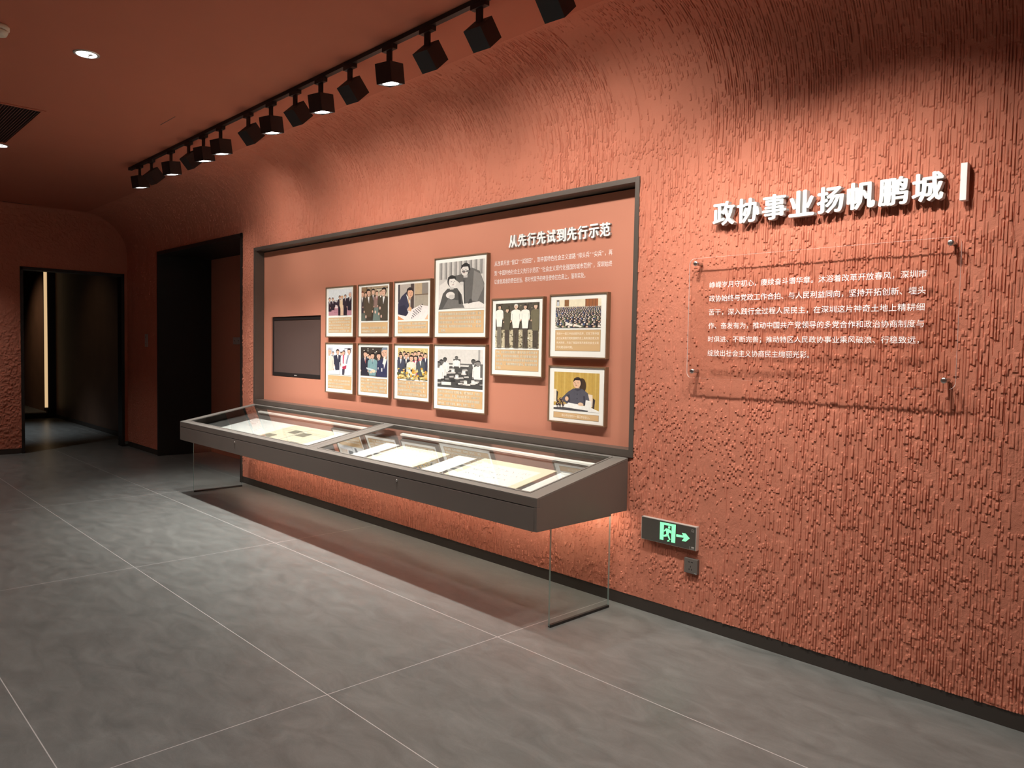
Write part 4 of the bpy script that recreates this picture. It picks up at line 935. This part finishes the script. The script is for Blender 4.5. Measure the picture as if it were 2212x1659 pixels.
PLACE = ['first', 'second', 'third', 'fourth', 'fifth', 'sixth', 'seventh', 'eighth', 'ninth', 'tenth', 'eleventh', 'twelfth', 'thirteenth', 'fourteenth', 'fifteenth', 'sixteenth', 'seventeenth', 'eighteenth']
KIND = 'ABABAABABABABBBCC'
for i, x in enumerate(SPX):
    k = KIND[i]; A = k == 'A'
    pro, mk, zb = {'A': (protoA, mA, zbA), 'B': (protoB, mB, zbB), 'C': (protoC, mC, zbC)}[k]
    o = copy_tree(pro) if k in used else pro
    used.add(k)
    o.matrix_world = Matrix.Translation((x, TY, ZT))
    o['label'] = 'black box spotlight, %s from the far left end of the ceiling track, %s' % (PLACE[i], 'pointing down' if A else 'tipped sideways')
    o['group'] = 'spotlights on the ceiling track'
    mt = Matrix.Translation((x, 0, 0)) @ mk
    p = mt @ Vector((0, 0, zb-0.004)); d = mt.to_3x3() @ Vector((0, 0, -1))
    if A:
        lamp('case_spot', p, d, E_CASE*(0.3 if i == 0 else 1.0), 45 if i == 0 else 80, 0.9, C_COOL, 0.04)
    else:
        lamp('wall_spot', p, d, E_PANEL*(3.4 if k == 'C' else 0.8 if i >= 12 else (0.4 if i == 1 else 1.0)), 118 if k == 'C' else 60 if i == 1 else 128, 1.0, C_SPOT, 0.04)

# ------------------------------------------------------------------ ceiling fittings
def downlight(x, y, label, rad=0.072, e=1.0):
    t = thing('recessed_downlight', label, 'downlight', (x, y, Z_CEIL), 'recessed ceiling downlights')
    b = MB(); b.lathe([(rad*0.78, -0.001), (rad*0.80, -0.006), (rad, -0.004), (rad*1.01, 0.0), (rad*0.7, 0.0)], (x, y, Z_CEIL), (0, 0, 1), 'signedge', 32); b.build('trim_ring', t)
    b = MB(); b.lathe([(rad*0.77, -0.0062), (rad*0.77, -0.002)], (x, y, Z_CEIL), (0, 0, 1), 'led', 32, smooth=False); L = b.build('lens', t)
    b = MB(); b.lathe([(rad*0.2, -0.0072), (rad*0.2, -0.006)], (x+rad*0.12, y+0.02, Z_CEIL), (0, 0, 1), 'lettergrey', 16, smooth=False); b.box(x-rad*0.6, x+rad*0.6, y+0.014, y+0.02, Z_CEIL-0.0070, Z_CEIL-0.0055, 'lettergrey'); b.build('reflector', L)
    lamp('downlight_lamp', (x, y, Z_CEIL-0.015), (0, 0, -1), E_DOWN*e, 100, 0.9, (1.0, 0.96, 0.92), 0.05)
downlight(-5.19, -2.16, 'round white recessed ceiling light left of the lighting track')
downlight(-8.17, -2.09, 'recessed ceiling light at the left picture edge just below the air vent', e=0.3)
downlight(-10.75, -2.35, 'recessed ceiling light beside the left wall', e=0.5)
for x in (-2.2, 0.8): downlight(x, -2.16, 'added ceiling light above the viewer, out of view, for ambient fill')  # unseen downlights overhead, added to raise the room's ambient light
for x in (-6.5, -3.2, 0.1): downlight(x, -5.2, 'added ceiling light behind the viewer, out of view, for ambient fill')  # more unseen downlights behind the camera, added as ambient fill
v = thing('air_vent', 'red rectangular slatted air vent in the ceiling at the left edge', 'air vent', (-7.4, -2.18, Z_CEIL))
VX0, VX1, VY0, VY1 = -8.02, -6.72, -2.345, -2.075
b = MB()
b.box(VX0-.03, VX1+.03, VY0-.03, VY0, Z_CEIL-0.008, Z_CEIL, 'ceil'); b.box(VX0-.03, VX1+.03, VY1, VY1+.03, Z_CEIL-0.008, Z_CEIL, 'ceil')
b.box(VX0-.03, VX0, VY0, VY1, Z_CEIL-0.008, Z_CEIL, 'ceil'); b.box(VX1, VX1+.03, VY0, VY1, Z_CEIL-0.008, Z_CEIL, 'ceil'); b.build('frame', v, bevel=0.001)
b = MB(); b.box(VX0, VX1, VY0, VY1, Z_CEIL-0.0015, Z_CEIL-0.0003, 'black'); b.build('backing', v)
for k in range(14):
    y = VY0+(k+0.5)*(VY1-VY0)/14; b = MB()
    b.prism([(y-0.006, Z_CEIL-0.0075), (y-0.003, Z_CEIL-0.0075), (y+0.005, Z_CEIL-0.0015), (y+0.002, Z_CEIL-0.0015)], 0, VX0, VX1, 'grille'); b.build('slat', v)
sd = thing('smoke_detector', 'ivory round smoke detector on the ceiling in the top left corner', 'smoke detector', (-5.085, -2.63, Z_CEIL))
b = MB(); b.lathe([(0.03, -0.058), (0.042, -0.055), (0.050, -0.036), (0.050, -0.032)], (-5.085, -2.63, Z_CEIL), (0, 0, 1), 'ivory', 32); b.build('sensor_head', sd)
b = MB(); b.lathe([(0.046, -0.034), (0.046, -0.028), (0.056, -0.026), (0.056, -0.008), (0.050, -0.0005)], (-5.085, -2.63, Z_CEIL), (0, 0, 1), 'ivory', 32); b.build('base', sd)
# hairline joints of access hatches in the ceiling
b = MB(); b.box(-6.42, -6.10, -1.312, -1.307, Z_CEIL-0.0012, Z_CEIL+0.001, 'dark'); struct(b.build('trim_2'))
b = MB(); b.box(-11.44, -11.415, -1.50, -1.18, Z_CEIL-0.002, Z_CEIL+0.001, 'dark'); struct(b.build('trim_3'))
bpy.context.view_layer.update()
